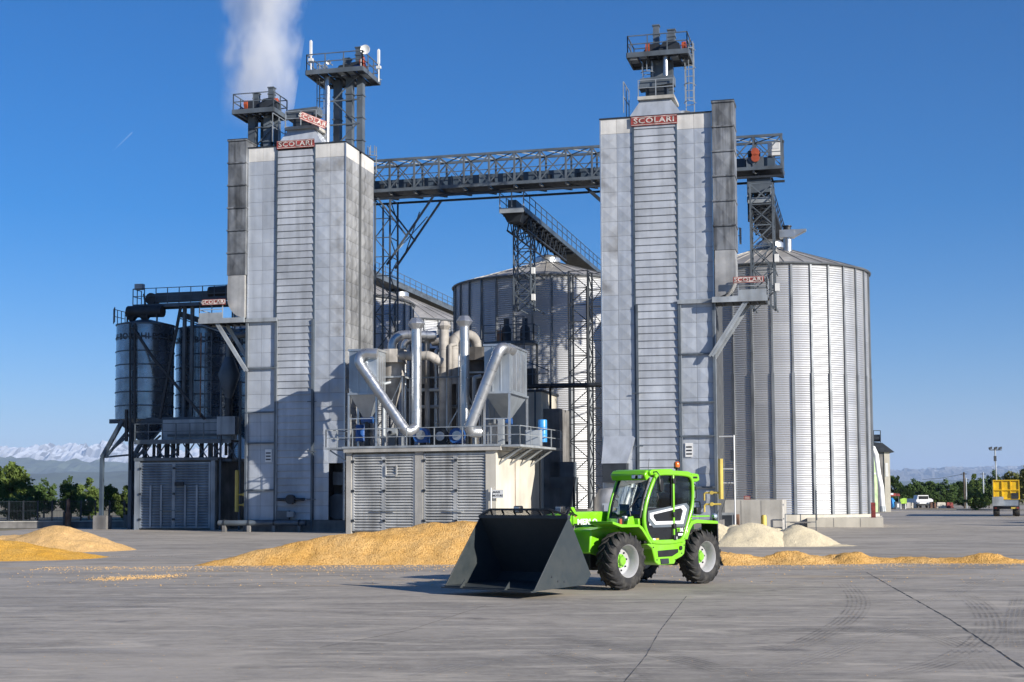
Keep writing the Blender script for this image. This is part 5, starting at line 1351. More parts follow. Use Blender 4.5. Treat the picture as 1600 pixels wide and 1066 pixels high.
# ---- chassis
def part(name, m, b, bv=None, sm=None, parent=None):
    o = b.build(name, m, parent or th, sm)
    return bev(o, bv) if bv else o
part('chassis', 'plastic', MB().box(-2.05, -.42, .48, 2.0, .42, .98).box(-1.4, -.8, .62, 1.2, .6, 1.0), .02)
for x in (1.5, -1.5):
    part('axle', 'steel_dark', MB().path([(x, -.75, .62), (x, .75, .62)], .13, 12).lathe([(.22, -.2), (.22, .2)], 14, (x, 0, .62), 'y'), sm=40)
sk = [(.80, .98), (.62, .88), (.50, .56), (.38, .50), (-.22, .50), (-.30, .60), (-.52, .66), (-.62, .72), (-.68, 1.02), (.1, 1.02)]
part('side_pod', 'green', MB().prism(sk, .55, 1.08), .025)
part('step_recess', 'plastic', MB().prism([(.42, .82), (.40, .68), (-.12, .68), (-.36, .76), (-.36, .84)], 1.0, 1.095), .008)
part('step_tread', 'steel_dark', MB().prism([(.33, .64), (.30, .52), (.0, .52), (.02, .64)], 1.0, 1.10), .008)
part('pod_upper', 'green', MB().prism([(.72, 1.06), (.60, .98), (-.55, .98), (-.66, 1.06)], 1.0, 1.11), .02)
# ---- cab
DO = [(.47, 2.48), (.72, 2.10), (.89, 1.70), (.90, 1.42), (.80, 1.20), (.66, 1.06), (.50, .99), (-.42, .99), (-.60, 1.10), (-.72, 1.35), (-.97, 1.80), (-.985, 2.30), (-.94, 2.45), (-.80, 2.53), (.0, 2.55), (.32, 2.54)]
def rounded(pts, k_=2):
    for _ in range(k_):
        out = []
        for i in range(len(pts)):
            a, b_ = pts[i], pts[(i + 1) % len(pts)]
            out += [(a[0] * .75 + b_[0] * .25, a[1] * .75 + b_[1] * .25), (a[0] * .25 + b_[0] * .75, a[1] * .25 + b_[1] * .75)]
        pts = out
    return pts
loop = rounded(DO)
part('door_frame', 'green', MB().path([(x, 1.07, z) for x, z in loop] + [(loop[0][0], 1.07, loop[0][1])], .047, 8), sm=60)
part('cab_frame', 'green', MB().path([(x, .12, z) for x, z in loop] + [(loop[0][0], .12, loop[0][1])], .045, 8), sm=60)
def inset(pts, f_):
    cx, cz = sum(q[0] for q in pts) / len(pts), sum(q[1] for q in pts) / len(pts)
    return [(cx + (x - cx) * f_, cz + (z - cz) * f_) for x, z in pts]
def clip(pts, z0, above):
    out = []
    for i in range(len(pts)):
        a, b_ = pts[i], pts[(i + 1) % len(pts)]
        ia, ib = (a[1] >= z0) == above, (b_[1] >= z0) == above
        if ia: out.append(a)
        if ia != ib: t_ = (z0 - a[1]) / (b_[1] - a[1]); out.append((a[0] + (b_[0] - a[0]) * t_, z0))
    return out
ins = inset(loop, .975)
part('door_panel', 'dark_gloss', MB().prism(clip(ins, 1.78, False), 1.03, 1.06))
part('side_window', 'tinted_glass', MB().prism(clip(ins, 1.785, True), 1.035, 1.05))
part('cab_side_wall', 'plastic', MB().prism(clip(ins, 1.45, False), .10, .13))
part('far_window', 'glass', MB().prism(clip(ins, 1.455, True), .115, .125))
for x, w_ in ((-.21, .035),):
    part('door_pillar', 'green', MB().box(x - .028, 1.06, 1.02, x + .028, 1.10, 2.54), .01)
part('door_seal', 'plastic', MB().box(x + .03, 1.035, 1.02, x + .07, 1.07, 2.52))
for z in (2.38, 1.62, 1.36, 1.1): part('door_hinge', 'plastic', MB().box(-.26, 1.09, z - .06, -.16, 1.125, z + .06), .01)
part('door_handle', 'plastic', MB().path([(.45, 1.09, 1.9), (.43, 1.13, 2.0), (.43, 1.09, 2.12)], .015, 6), sm=60)
# white polygon badge frame and the grey outline round it
poly = [(.69, 1.66), (-.62, 1.83), (-.73, 1.74), (-.585, 1.40), (.50, 1.40), (.69, 1.55)]
inn = [(.56, 1.63), (-.50, 1.765), (-.585, 1.70), (-.49, 1.475), (.46, 1.475), (.56, 1.57)]
def ringprism(o_, i_, a0, a1):
    k_ = len(o_); b = MB(); V = [(q[0], a1, q[1]) for q in o_] + [(q[0], a1, q[1]) for q in i_] + [(q[0], a0, q[1]) for q in o_] + [(q[0], a0, q[1]) for q in i_]
    fs_ = []
    for i in range(k_):
        j = (i + 1) % k_; fs_ += [(i, j, k_ + j, k_ + i), (i, 2 * k_ + i, 2 * k_ + j, j), (k_ + i, k_ + j, 3 * k_ + j, 3 * k_ + i)]
    return b.add(V, fs_)
grey_o = [(x * 1.0 + (.05 if x > 0 else -.12), z + (.05 if z > 1.6 else -.06)) for x, z in poly]
part('badge_outline', 'steel', ringprism(grey_o, poly, 1.055, 1.068))
part('badge_frame', 'white_gloss', ringprism(poly, inn, 1.055, 1.085), .008)
text(th, 'lettering', 'TF', .12, (-.41, 1.067, 1.265), (R(90), 0, R(180)), 'green', .003, 1.1, .004)
text(th, 'lettering', '38.10', .12, (-.60, 1.067, 1.265), (R(90), 0, R(180)), 'white_gloss', .003, 1.0, .004)
part('model_plate', 'white_gloss', MB().box(-.62, 1.06, 1.14, -.40, 1.067, 1.19))
part('warning_label', 'yellow', MB().box(.34, 1.06, 1.03, .46, 1.066, 1.10)); part('warning_label', 'white_gloss', MB().box(.47, 1.06, 1.03, .57, 1.066, 1.10))
part('data_label', 'white_gloss', MB().box(-.36, 1.06, 1.03, -.28, 1.066, 1.12)); part('small_label', 'white_gloss', MB().box(.62, 1.06, 1.39, .69, 1.066, 1.43))
# roof
part('roof', 'green', MB().prism([(.66, 2.50), (.70, 2.58), (.60, 2.63), (-.15, 2.655), (-.20, 2.62), (-.80, 2.605), (-.96, 2.56), (-.95, 2.52), (.40, 2.52)], .06, 1.10), .03)
part('roof_visor', 'green', MB().prism([(.72, 2.38), (.80, 2.52), (.70, 2.62), (.52, 2.60), (.56, 2.48)], .05, 1.03), .03)
part('roof_spoiler', 'green', MB().prism([(-.88, 2.58), (-1.27, 2.55), (-1.31, 2.40), (-1.18, 2.36), (-.95, 2.38), (-.92, 2.5)], .12, 1.06), .03)
part('spoiler_vent', 'plastic', MB().box(-1.2, 1.03, 2.44, -1.02, 1.068, 2.49), .01)
part('tail_lamp', 'orange', MB().box(-1.335, .2, 2.42, -1.305, .95, 2.5))
# windscreen, curved
ws = [(.60, 2.44), (.72, 2.22), (.83, 2.0), (.91, 1.80), (.97, 1.56)]
b = MB(); V = []
for x, z in ws: V += [(x, .17, z), (x + .05, .59, z), (x, 1.01, z)]
b.add(V, [(i * 3 + j, i * 3 + j + 1, i * 3 + j + 4, i * 3 + j + 3) for i in range(4) for j in range(2)])
o = part('windscreen', 'glass', b, sm=60); sd_ = o.modifiers.new('thickness', 'SOLIDIFY'); sd_.thickness = .008
part('front_pillar', 'green', MB().path([(.62, .12, 2.5)] + [(x, .13, z) for x, z in ws] + [(.98, .13, 1.4)], .035, 8), sm=60)
part('screen_trim', 'plastic', MB().path([(x - .01, 1.0, z) for x, z in ws], .03, 6), sm=60)
part('screen_trim', 'plastic', MB().path([(x - .01, .18, z) for x, z in ws], .03, 6), sm=60)
part('wiper', 'plastic', MB().path([(.99, .78, 1.58), (.96, .72, 1.75), (.83, .93, 2.14)], .014, 6), sm=60)
part('dash_cowl', 'plastic', MB().prism([(.98, 1.56), (.95, 1.64), (.60, 1.62), (.55, 1.3), (.98, 1.3)], .16, 1.0), .02)
part('front_panel', 'green', MB().prism([(1.02, 1.54), (1.0, 1.33), (.92, 1.30), (.92, 1.56)], .12, 1.0), .015)
part('rear_window', 'glass', MB().box(-.975, .2, 1.75, -.965, 1.0, 2.45)); part('cab_rear_wall', 'plastic', MB().box(-.9, .14, 1.02, -.86, 1.02, 1.72)); part('cab_floor', 'plastic', MB().box(-.6, .15, 1.0, .85, 1.03, 1.05))
# inside
part('driver_seat', 'plastic', MB().box(-.62, .38, 1.2, -.1, .86, 1.5).prism([(-.72, 1.45), (-.52, 1.45), (-.62, 2.12), (-.76, 2.12)], .4, .84).prism([(-.74, 2.12), (-.62, 2.12), (-.66, 2.32), (-.76, 2.32)], .5, .74), .04)
b = MB(); b.path([(.42 + .06 * math.sin(t_), .62 + .18 * math.cos(t_), 1.86 + .16 * math.sin(t_)) for t_ in [2 * math.pi * i / 16 for i in range(17)]], .018, 6); b.path([(.42, .62, 1.86), (.66, .62, 1.55)], .03, 6); part('steering_wheel', 'plastic', b, sm=60)
part('screen_console', 'plastic', MB().box(.62, .24, 1.64, .68, .44, 1.86), .01); part('dash_blue', 'seat_blue', MB().box(.66, .5, 1.62, .80, .95, 1.72), .01)
# lights, mirrors, beacon, antenna
for y in (.75, .92): part('work_lamp', 'plastic', MB().box(.76, y - .06, 2.42, .84, y + .06, 2.52), .015); part('work_lamp_glass', 'lamp_glass', MB().box(.842, y - .045, 2.435, .848, y + .045, 2.505))
part('beacon', 'beacon_orange', MB().lathe([(.065, 2.70), (.07, 2.78), (.05, 2.83), (.001, 2.84)], 14, (-.82, .75, 0)), sm=40); part('beacon_stem', 'plastic', MB().lathe([(.03, 2.58), (.03, 2.66), (.072, 2.68), (.072, 2.705)], 12, (-.82, .75, 0)), sm=40)
part('radio_antenna', 'plastic', MB().path([(-.05, .5, 2.64), (-.09, .5, 2.9)], .007, 5))
part('mirror_arm', 'plastic', MB().path([(.62, .95, 2.56), (.55, 1.18, 2.58), (.50, 1.22, 2.5), (.50, 1.22, 2.3)], .014, 6), sm=60); part('mirror', 'plastic', MB().prism([(.36, 2.44), (.48, 2.42), (.47, 2.16), (.40, 2.12), (.33, 2.2)], 1.17, 1.22), .015)
part('rear_mirror_bracket', 'plastic', MB().path([(-.98, 1.05, 1.92), (-1.2, 1.12, 1.9), (-1.24, 1.12, 1.72), (-1.15, 1.1, 1.66)], .014, 6), sm=60); part('rear_mirror', 'plastic', MB().box(-1.2, 1.06, 1.62, -1.02, 1.16, 1.78), .02)
for y in (.72, -.72):
    part('headlight', 'plastic', MB().box(1.32, y - .13, 1.38, 1.52, y + .13, 1.58), .03); part('headlight_glass', 'lamp_glass', MB().box(1.522, y - .1, 1.41, 1.53, y + .1, 1.55)); part('indicator', 'orange', MB().box(1.42, y + .132, 1.42, 1.5, y + .14, 1.54))
part('bottle_holder', 'white_gloss', MB().box(1.12, .68, 1.48, 1.2, .78, 1.6), .01)
# fenders and body
ff = [(.62, 1.00), (.70, 1.08), (.98, 1.36), (1.10, 1.42), (1.74, 1.43), (2.05, 1.50), (2.05, 1.44), (1.74, 1.36), (1.12, 1.36), (1.02, 1.30), (.74, 1.02), (.66, .97)]
part('front_fender', 'green', MB().prism(ff, .45, 1.10), .012); part('front_fender', 'green', MB().prism(ff, -1.10, -.6), .012)
part('front_body', 'green', MB().prism([(.95, .9), (.95, 1.33), (1.5, 1.36), (2.0, 1.30), (2.05, .8), (1.6, .7)], -.75, .45), .03)
part('fender_bracket', 'green', MB().prism([(.98, 1.36), (1.28, 1.42), (1.22, 1.58), (1.06, 1.60)], .86, .90), .008)
rf = [(-.62, 1.06), (-.75, 1.30), (-.88, 1.46), (-1.1, 1.50), (-1.96, 1.45), (-2.0, 1.38), (-1.1, 1.41), (-.95, 1.38), (-.84, 1.26), (-.72, 1.04)]
part('rear_fender', 'green', MB().prism(rf, .4, 1.10), .012); part('rear_fender', 'green', MB().prism(rf, -1.10, -.5), .012)
part('deck_bar', 'green', MB().box(-1.75, .95, 1.55, -.95, 1.02, 1.585), .01); part('deck_bar', 'green', MB().box(-1.75, .55, 1.55, -.95, .62, 1.585), .01)
part('rear_bracket', 'green', MB().prism([(-.86, 1.46), (-1.12, 1.5), (-1.12, 1.72), (-1.0, 1.76), (-.88, 1.66)], .88, .96), .015); part('rear_body', 'green', MB().prism([(-.85, .95), (-.85, 1.42), (-2.0, 1.38), (-2.1, .9), (-1.9, .75)], -.95, .40), .03)
part('marker_lamp', 'lamp_glass', MB().lathe([(.06, -.05), (.07, 0), (.04, .05)], 12, (-1.93, 1.02, 1.56), 'x'), sm=40); part('marker_stem', 'plastic', MB().box(-1.96, .99, 1.44, -1.9, 1.05, 1.52))
part('engine_hood', 'green', MB().prism([(-1.2, .95), (-1.2, 1.62), (.4, 1.58), (.85, 1.3), (.85, .95)], -1.08, -.58), .04)
part('hydraulic_tank', 'plastic', MB().box(-.75, .6, 1.02, -.55, 1.0, 1.3), .02)
# boom
part('boom', 'green', MB().box(-1.7, -.42, 1.40, 2.0, -.04, 1.70), .03); part('boom_extension', 'green', MB().box(2.0, -.38, 1.38, 2.42, -.08, 1.64), .02)
part('boom_head', 'green', MB().prism([(2.35, 1.68), (2.75, 1.60), (3.05, 1.15), (3.12, .55), (2.90, .50), (2.72, 1.05), (2.35, 1.32)], -.36, -.10), .025)
part('boom_lug', 'green', MB().prism([(1.72, 1.68), (1.98, 1.68), (1.90, 1.80), (1.80, 1.80)], -.28, -.18), .01)
text(th, 'lettering', 'MERLO', .17, (1.52, -.035, 1.47), (R(90), 0, R(180)), 'white_gloss', .003, 1.3, .006)
part('boom_stripe', 'plastic', MB().box(1.0, -.039, 1.405, 1.98, -.036, 1.44)); part('boom_reflector', 'orange', MB().box(1.9, -.038, 1.585, 1.97, -.034, 1.61))
part('tilt_cylinder', 'chrome', MB().path([(2.3, -.23, 1.55), (3.0, -.23, 1.35)], .04, 10), sm=40); part('cylinder_body', 'plastic', MB().path([(1.9, -.23, 1.76), (2.45, -.23, 1.52)], .06, 10), sm=40)
for i, (y, dz) in enumerate(((0.0, .0), (.05, .06), (.1, -.05), (-.45, 0))):
    part('hydraulic_hose', 'plastic', MB().path([(2.05, y, 1.62), (2.3, y + .06, 1.72 + dz), (2.5, y + .08, 1.5), (2.55, y + .08, 1.25 + dz), (2.4, y + .04, 1.08 + dz), (2.2, y, 1.2), (2.15, y, 1.4)], .018, 6), sm=60)
part('coupler', 'green', MB().box(2.92, -.75, .45, 3.05, .62, 1.30), .015); part('coupler_plate', 'green', MB().box(2.80, .30, .6, 3.0, .38, 1.5), .01)
for y in (.45, -.75): part('boom_lamp', 'plastic', MB().box(2.95, y - .09, 1.68, 3.1, y + .09, 1.84), .03); part('boom_lamp_glass', 'lamp_glass', MB().box(3.1, y - .07, 1.70, 3.106, y + .07, 1.82))
# small fittings
part('grab_handle', 'plastic', MB().path([(-.98, 1.1, 1.95), (-1.02, 1.14, 2.0), (-1.02, 1.14, 2.28), (-.98, 1.1, 2.33)], .014, 6), sm=60)
for i in range(5): part('hood_vent', 'plastic', MB().box(-1.0 + .14 * i, -1.095, 1.15, -.92 + .14 * i, -1.075, 1.45))
for x in (1.02, -2.02): part('mud_flap', 'plastic', MB().box(x - .02, .6, .55, x + .02, 1.06, 1.0 if x > 0 else 1.38), .005)
part('fuel_cap', 'plastic', MB().lathe([(.05, 0), (.05, .03), (.001, .035)], 12, (-.45, 1.08, .86), 'y'), sm=40)
for x, z in ((.45, .62), (.58, .9), (-.25, .6), (-.5, .74), (-.6, .92), (.1, .58)): part('bolt_head', 'steel_dark', MB().lathe([(.016, 0), (.016, .014), (.001, .016)], 6, (x, 1.079, z), 'y'))
for y in (.55, -.55): part('steering_rod', 'chrome', MB().path([(1.28, y * .4, .6), (1.3, y * 1.3, .6)], .025, 8), sm=40)
part('grease_line', 'plastic', MB().path([(.9, .44, .9), (1.2, .5, .78), (1.45, .55, .72)], .014, 6), sm=60)
# bucket
BP_ = [(4.85, .15), (3.24, .205), (3.03, .41), (3.74, 1.615)]
def plate(pts, t_, y0, y1):
    b = MB(); n_ = len(pts); cx, cz = 4.0, .9; inn_ = []
    for i, (x, z) in enumerate(pts):
        d1 = Vector((pts[i][0] - pts[i - 1][0], pts[i][1] - pts[i - 1][1])).normalized() if i else None
        d2 = Vector((pts[i + 1][0] - x, pts[i + 1][1] - z)).normalized() if i < n_ - 1 else None
        d = ((d1 or d2) + (d2 or d1)).normalized(); nn = Vector((d.y, -d.x))
        if nn.dot(Vector((cx - x, cz - z))) < 0: nn = -nn
        inn_.append((x + nn.x * t_, z + nn.y * t_))
    return b.prism(pts + inn_[::-1], y0, y1)
YB0, YB1 = -1.23, 1.28
bk = part('bucket', 'bucket_grey', plate(BP_, .03, YB0 + .02, YB1 - .02))
side = BP_
for y in (YB0, YB1 - .025): o = MB().prism(side, y, y + .025).build('side_plate', 'bucket_grey', bk); bev(o, .006)
b = MB(); b.bar((4.86, YB0, .145), (4.86, YB1, .145), .16, .025); b.build('cutting_edge', 'bucket_grey', bk)
for y in (-.7, .55): MB().prism([(4.78, .16), (4.95, .145), (4.78, .32)], y, y + .02).build('wear_rib', 'bucket_grey', bk)
b = MB(); b.bar((3.74, YB0, 1.615), (3.74, YB1, 1.615), .09, .07); b.build('top_rail', 'bucket_grey', bk)
for y in (-.5, .5): MB().prism([(3.1, .5), (3.02, .45), (2.98, 1.2), (3.5, 1.35), (3.45, 1.2)], y - .02, y + .02).build('back_rib', 'bucket_grey', bk)
for y in (YB0 - .004, YB1 - .001):
    for (x, z) in ((4.1, .32), (4.3, .42), (3.9, .3)): MB().lathe([(.022, 0), (.022, .012), (.001, .014)], 6, (x, y, z), 'y').build('bolt_head', 'steel_dark', bk)
# spill guard: a framed mesh above the top rail
gd = link('spill_guard', None, th)
gp = [(3.76, YB0 + .05, 1.65), (3.86, YB0 + .42, 1.77), (3.86, YB1 - .42, 1.77), (3.76, YB1 - .05, 1.65)]
for a_, b_ in zip(gp[:-1], gp[1:]): bar(gd, 'guard_frame', a_, b_, .04, 'plastic')
for i in range(6):
    y = YB0 + .42 + (YB1 - YB0 - .84) * i / 5; bar(gd, 'guard_bar', (3.75, y - (.04 if i < 3 else -.04), 1.64), (3.86, y, 1.77), .03, 'plastic')
b = MB()
for i in range(70):
    y = YB0 + .12 + (YB1 - YB0 - .24) * i / 69; top = 1.765 if YB0 + .42 < y < YB1 - .42 else 1.65 + .12 * min(y - YB0 - .05, YB1 - .05 - y) / .37
    b.bar((3.765, y, 1.645), (3.765 + .095 * (top - 1.645) / .12, y, top), .008)
for z in (1.67, 1.695, 1.72, 1.745): b.bar((3.765 + .8 * (z - 1.645), YB0 + .1 + (z - 1.645) * 2.5, z), (3.765 + .8 * (z - 1.645), YB1 - .1 - (z - 1.645) * 2.5, z), .008)
b.build('guard_mesh', 'plastic', gd)['kind'] = 'stuff'
# ================================================================== trees
def leaf_mat(name, c1, c2):
    m, n, l, p = nodes_of(name); k = NB(n, l)
    oi = n.new('ShaderNodeObjectInfo')
    c = k.mix(k.rng(k.noise(k.pos(), .9, 4), .35, .68), c1, c2)
    c = k.mix(k.math('MULTIPLY', k.rng(k.noise(k.pos(), 7, 2), .5, .75), .5), c, tuple(min(1, q * 1.7) for q in c1))
    l.new(c, p.inputs['Base Color']); p.inputs['Roughness'].default_value = .75; p.inputs['Specular IOR Level'].default_value = .2
    tr = n.new('ShaderNodeBsdfTranslucent'); l.new(c, tr.inputs[0]); mx = n.new('ShaderNodeMixShader'); mx.inputs[0].default_value = .25
    l.new(p.outputs[0], mx.inputs[1]); l.new(tr.outputs[0], mx.inputs[2]); l.new(mx.outputs[0], n['Material Output'].inputs[0])
leaf_mat('leaf_dark', (.06, .105, .03), (.10, .15, .04))
leaf_mat('leaf_mid', (.10, .155, .035), (.15, .195, .05))
leaf_mat('leaf_autumn', (.17, .16, .045), (.095, .12, .035))
mat('bark', (.10, .08, .06), .95, 0, .3, 3)
def crown_mesh(name, m, seed, nclump=74, leaves=52, ls=.05, tall=1.0, low=.18):
    rnd = random.Random(seed); b = MB()
    for _ in range(nclump):
        while True:
            x, y, z = rnd.uniform(-1, 1), rnd.uniform(-1, 1), rnd.uniform(-1, 1)
            d = x * x + y * y + z * z
            if .12 < d < 1: break
        f_ = rnd.uniform(.8, 1.12); cx, cy, cz = x * .42 * f_, y * .42 * f_, low + (1 - low) * (.5 + .5 * z * f_) * .97
        cr = rnd.uniform(.06, .145)
        for _ in range(leaves):
            th_, ph = rnd.uniform(0, 6.283), math.acos(rnd.uniform(-1, 1)); rr = cr * rnd.uniform(.35, 1.1)
            p_ = Vector((cx + rr * math.sin(ph) * math.cos(th_), cy + rr * math.sin(ph) * math.sin(th_), max(.03, cz + rr * .8 * math.cos(ph))))
            a = Vector((rnd.gauss(0, 1), rnd.gauss(0, 1), rnd.gauss(0, .6))).normalized(); c_ = a.orthogonal().normalized() * ls * rnd.uniform(.35, .7); a = a * ls * rnd.uniform(.5, 1)
            b.add([p_ - a, p_ + c_, p_ + a, p_ - c_], [(0, 1, 2, 3)])
    return b.mesh(name, m, fix=False)
CROWNS = [crown_mesh('crown_a', 'leaf_mid', 1), crown_mesh('crown_b', 'leaf_dark', 2), crown_mesh('crown_c', 'leaf_dark', 3, 60, 80), crown_mesh('crown_d', 'leaf_autumn', 4), crown_mesh('crown_e', 'leaf_mid', 5, 60, 90, .05, 1, .05)]
def trunk_mesh():
    b = MB(); b.path([(0, 0, -.02), (.01, 0, .2), (-.01, .01, .45), (.01, 0, .7)], .03, 7, radii=[.035, .028, .02, .006])
    for i in range(7):
        a = i * 2.4; b.path([(0, 0, .22 + .05 * i), (.12 * math.cos(a), .12 * math.sin(a), .36 + .05 * i), (.26 * math.cos(a), .26 * math.sin(a), .46 + .055 * i)], .012, 5, radii=[.014, .010, .003])
    return b.mesh('trunk_mesh', 'bark', 60)
TRUNK = trunk_mesh()
def tree(px, pyt, Y, wpx, kind, label, name='tree', group=None, stretch=1.0):
    q = at(px, pyt, Y); hgt = q.z; w_ = wpx / F * Y
    t = thing(name, label, 'tree' if name == 'tree' else 'shrub', (q.x, Y, 0), random.uniform(0, 6.28), group)
    link('crown', CROWNS[kind], t, None, (0, 0, random.uniform(0, 6)), (w_, w_, hgt)); link('trunk', TRUNK, t, None, None, (hgt * .9, hgt * .9, hgt))
    return t
gl = 'trees beyond the left fence'
for px, py, Y, w_, kd, lb in ((15, 724, 150, 75, 0, 'tall loose tree at the left edge of the photo'), (-25, 735, 140, 70, 0, 'tree cut off by the left edge of the photo'), (48, 760, 145, 45, 4, 'low bright tree beside the tall one at the left edge'), (70, 753, 165, 50, 1, 'dark rounded tree left of the gap in the left tree row'),
                              (112, 750, 160, 45, 1, 'dark tree just right of the gap in the left tree row'), (140, 748, 150, 48, 4, 'tree behind the raking leg of the bin frame, left side'), (172, 758, 155, 45, 0, 'tree between the raking leg and the louvre shed'), (198, 760, 150, 42, 4, 'bright green tree right beside the louvre shed'), (28, 775, 120, 60, 1, 'dark low bush tree in front at the far left')):
    tree(px, py, Y, w_, kd, lb, group=gl)
gr_ = 'trees closing the right end of the yard'
rt = [(1398, 741, 300, 34, 2, 'tree with the highest crown just right of the concrete silo'), (1425, 752, 290, 40, 1, 'dark tree left of the white lorry'), (1452, 750, 300, 42, 2, 'dark tree right above the white lorry'), (1480, 752, 285, 40, 1, 'dark tree between the white lorry and the pole'), (1505, 750, 290, 40, 2, 'dark tree just left of the pole'),
      (1522, 742, 330, 36, 4, 'rounded tree standing higher right of the pole'), (1551, 739, 330, 30, 1, 'rounded tree in front of the lamp mast'), (1545, 762, 240, 34, 1, 'dark low tree between the conical shrub and the yellow truck'), (1585, 738, 230, 45, 3, 'autumn tinted tree behind the yellow truck'), (1612, 728, 200, 50, 3, 'autumn tinted tree at the right edge of the photo'), (1640, 735, 190, 50, 1, 'dark tree beyond the right edge of the photo'), (1535, 756, 300, 30, 4, 'lighter tree left of the lamp mast'), (1412, 765, 280, 40, 1, 'low dark tree behind the blue drum')]
for a_ in rt: tree(*a_, group=gr_)
tree(1524, 764, 205, 36, 4, 'conical green shrub at the kerb left of the yellow truck', 'shrub')
for i, px in enumerate(range(1385, 1530, 24)):
    tree(px, 770 + (i % 3) * 4, 265, 34, 1 if i % 2 else 2, 'dark hedge bush in the row behind the white lorry, %s from the left' % ('first', 'second', 'third', 'fourth', 'fifth', 'sixth', 'seventh')[i], 'hedge_bush', 'hedge row behind the white lorry')
# off-frame trees and sheds on the right: they throw the long shadows that reach across the yard there
for i, (x, y, h_) in enumerate(((54, 83, 10), (60, 90, 12), (66, 95, 12), (57, 79, 9), (72, 104, 12), (122, 170, 15), (130, 184, 14))):
    t = thing('tree', 'tree outside the frame at the right, %s from the camera' % ('nearest', 'second', 'third', 'fourth', 'sixth', 'seventh', 'fifth')[i], 'tree', (x, y, 0), i, 'trees outside the frame at the right'); link('crown', CROWNS[1 + i % 2], t, None, None, (h_ * .75, h_ * .75, h_)); link('trunk', TRUNK, t, None, None, (h_ * .9, h_ * .9, h_))
# ================================================================== fence at the left
m, n, l, p = nodes_of('fence_paint'); p.inputs['Base Color'].default_value = (.03, .035, .035, 1)
FY = 104
wl = thing('boundary_wall', 'low dark boundary wall along the field at the left', 'wall', (0, FY, 0)); MB().box(-60, 0, 0, -24.2, .25, .45).build('wall_slab', 'concrete_dark', wl); MB().box(-60, -.03, .45, -24.2, .28, .52).build('coping', 'concrete', wl)
fn = thing('mesh_fence', 'dark wire mesh fence with posts on the low wall at the left', 'fence', (0, FY + .12, 0))
x = -42.0
while x < -24.5:
    bar(fn, 'fence_post', (x, 0, .4), (x, 0, 2.0), .09, 'steel_dark')
    if x < -25.5:
        for z in (.6, 1.25, 1.95): bar(fn, 'fence_wire', (x, 0, z), (x + 1.05, 0, z), .03, 'steel_dark')
        b = MB()
        for i in range(1, 10): b.bar((x + .105 * i, 0, .55), (x + .105 * i, 0, 1.95), .012)
        b.build('mesh_panel', 'steel_dark', fn)
    x += 1.05
q = at(107, 808, 103); t = thing('gate_post', 'rusty round post standing at the left fence', 'post', (q.x, 103, 0)); MB().lathe([(.2, 0), (.2, 1.1), (.14, 1.15), (.12, 2.1), (.001, 2.15)], 12).build('post', 'rust', t, 40); MB().box(-.35, -.12, .2, -.2, .12, 1.2).build('meter_box', 'steel_dark', t)
# ================================================================== right background
q0, q1 = at(1373, 800, 190), at(1392, 800, 190); ztop = at(1380, 698, 190).z
t = thing('concrete_silo', 'pale concrete silo building with dark roof right of the bright silo', 'building', (q0.x, 190, 0), R(-8)); w_ = q1.x - q0.x
MB().box(0, 0, 0, w_ * .55, 6, ztop - .6).build('wall', 'concrete_dark', t); MB().box(w_ * .55, -.1, 0, w_, 6.2, ztop - .6).build('wall_face', 'concrete_cream', t); MB().prism([(-.4, ztop - .7), (w_ + .6, ztop - .75), (w_ * .4, ztop + .5), (-.4, ztop + .6)], -.4, 6.5).build('roof', 'steel_dark', t)
MB().box(w_ * .62, -.14, ztop - 4, w_ * .85, -.102, ztop - 2.2).build('window', 'white_paint', t)
railing(t, [(-1.2, 1, ztop + .6), (.6, 1, ztop + .6)], 'steel_dark', 1.6, .9, .1); MB().path([(-1, 1.5, ztop + 1.2), (.6, 1.5, ztop + 1.2)], .5, 10).build('conveyor_drum', 'steel_dark', t, 40)
mat('pale_green', (.42, .55, .30), .6)
q = at(1365, 800, 185); t = thing('green_silo', 'pale green tank squeezed between the bright silo and the concrete building', 'silo', (q.x, 187, 0)); zt_ = at(1365, 705, 185).z
MB().lathe([(1.1, 0), (1.1, zt_ - .5), (.5, zt_)], 20).build('shell', 'pale_green', t, 40); MB().lathe([(1.14, zt_ - 3), (1.14, zt_ - 2.8)], 20).build('band', 'white_paint', t, 40)
for i, (px, lb) in enumerate(((1370, 'bent white pipe on the concrete building, left one'), (1376, 'bent white pipe on the concrete building, right one'))):
    q = at(px, 800, 184); t = thing('grain_pipe', lb, 'pipe', (q.x, 184 + i, 0)); pts = [(-1.2, 0, ztop + .1), (-.4, 0, ztop - .3), (0, 0, ztop - 1.2), (.25, 0, 5), (.6, 0, 3.2), (.7, 0, .8)]; MB().path(pts, .2, 8).build('pipe_run', 'white_paint', t, 40); MB().path([pts[-1], (.75, 0, .1)], .26, 8).build('nozzle', 'steel_pale', t, 40)
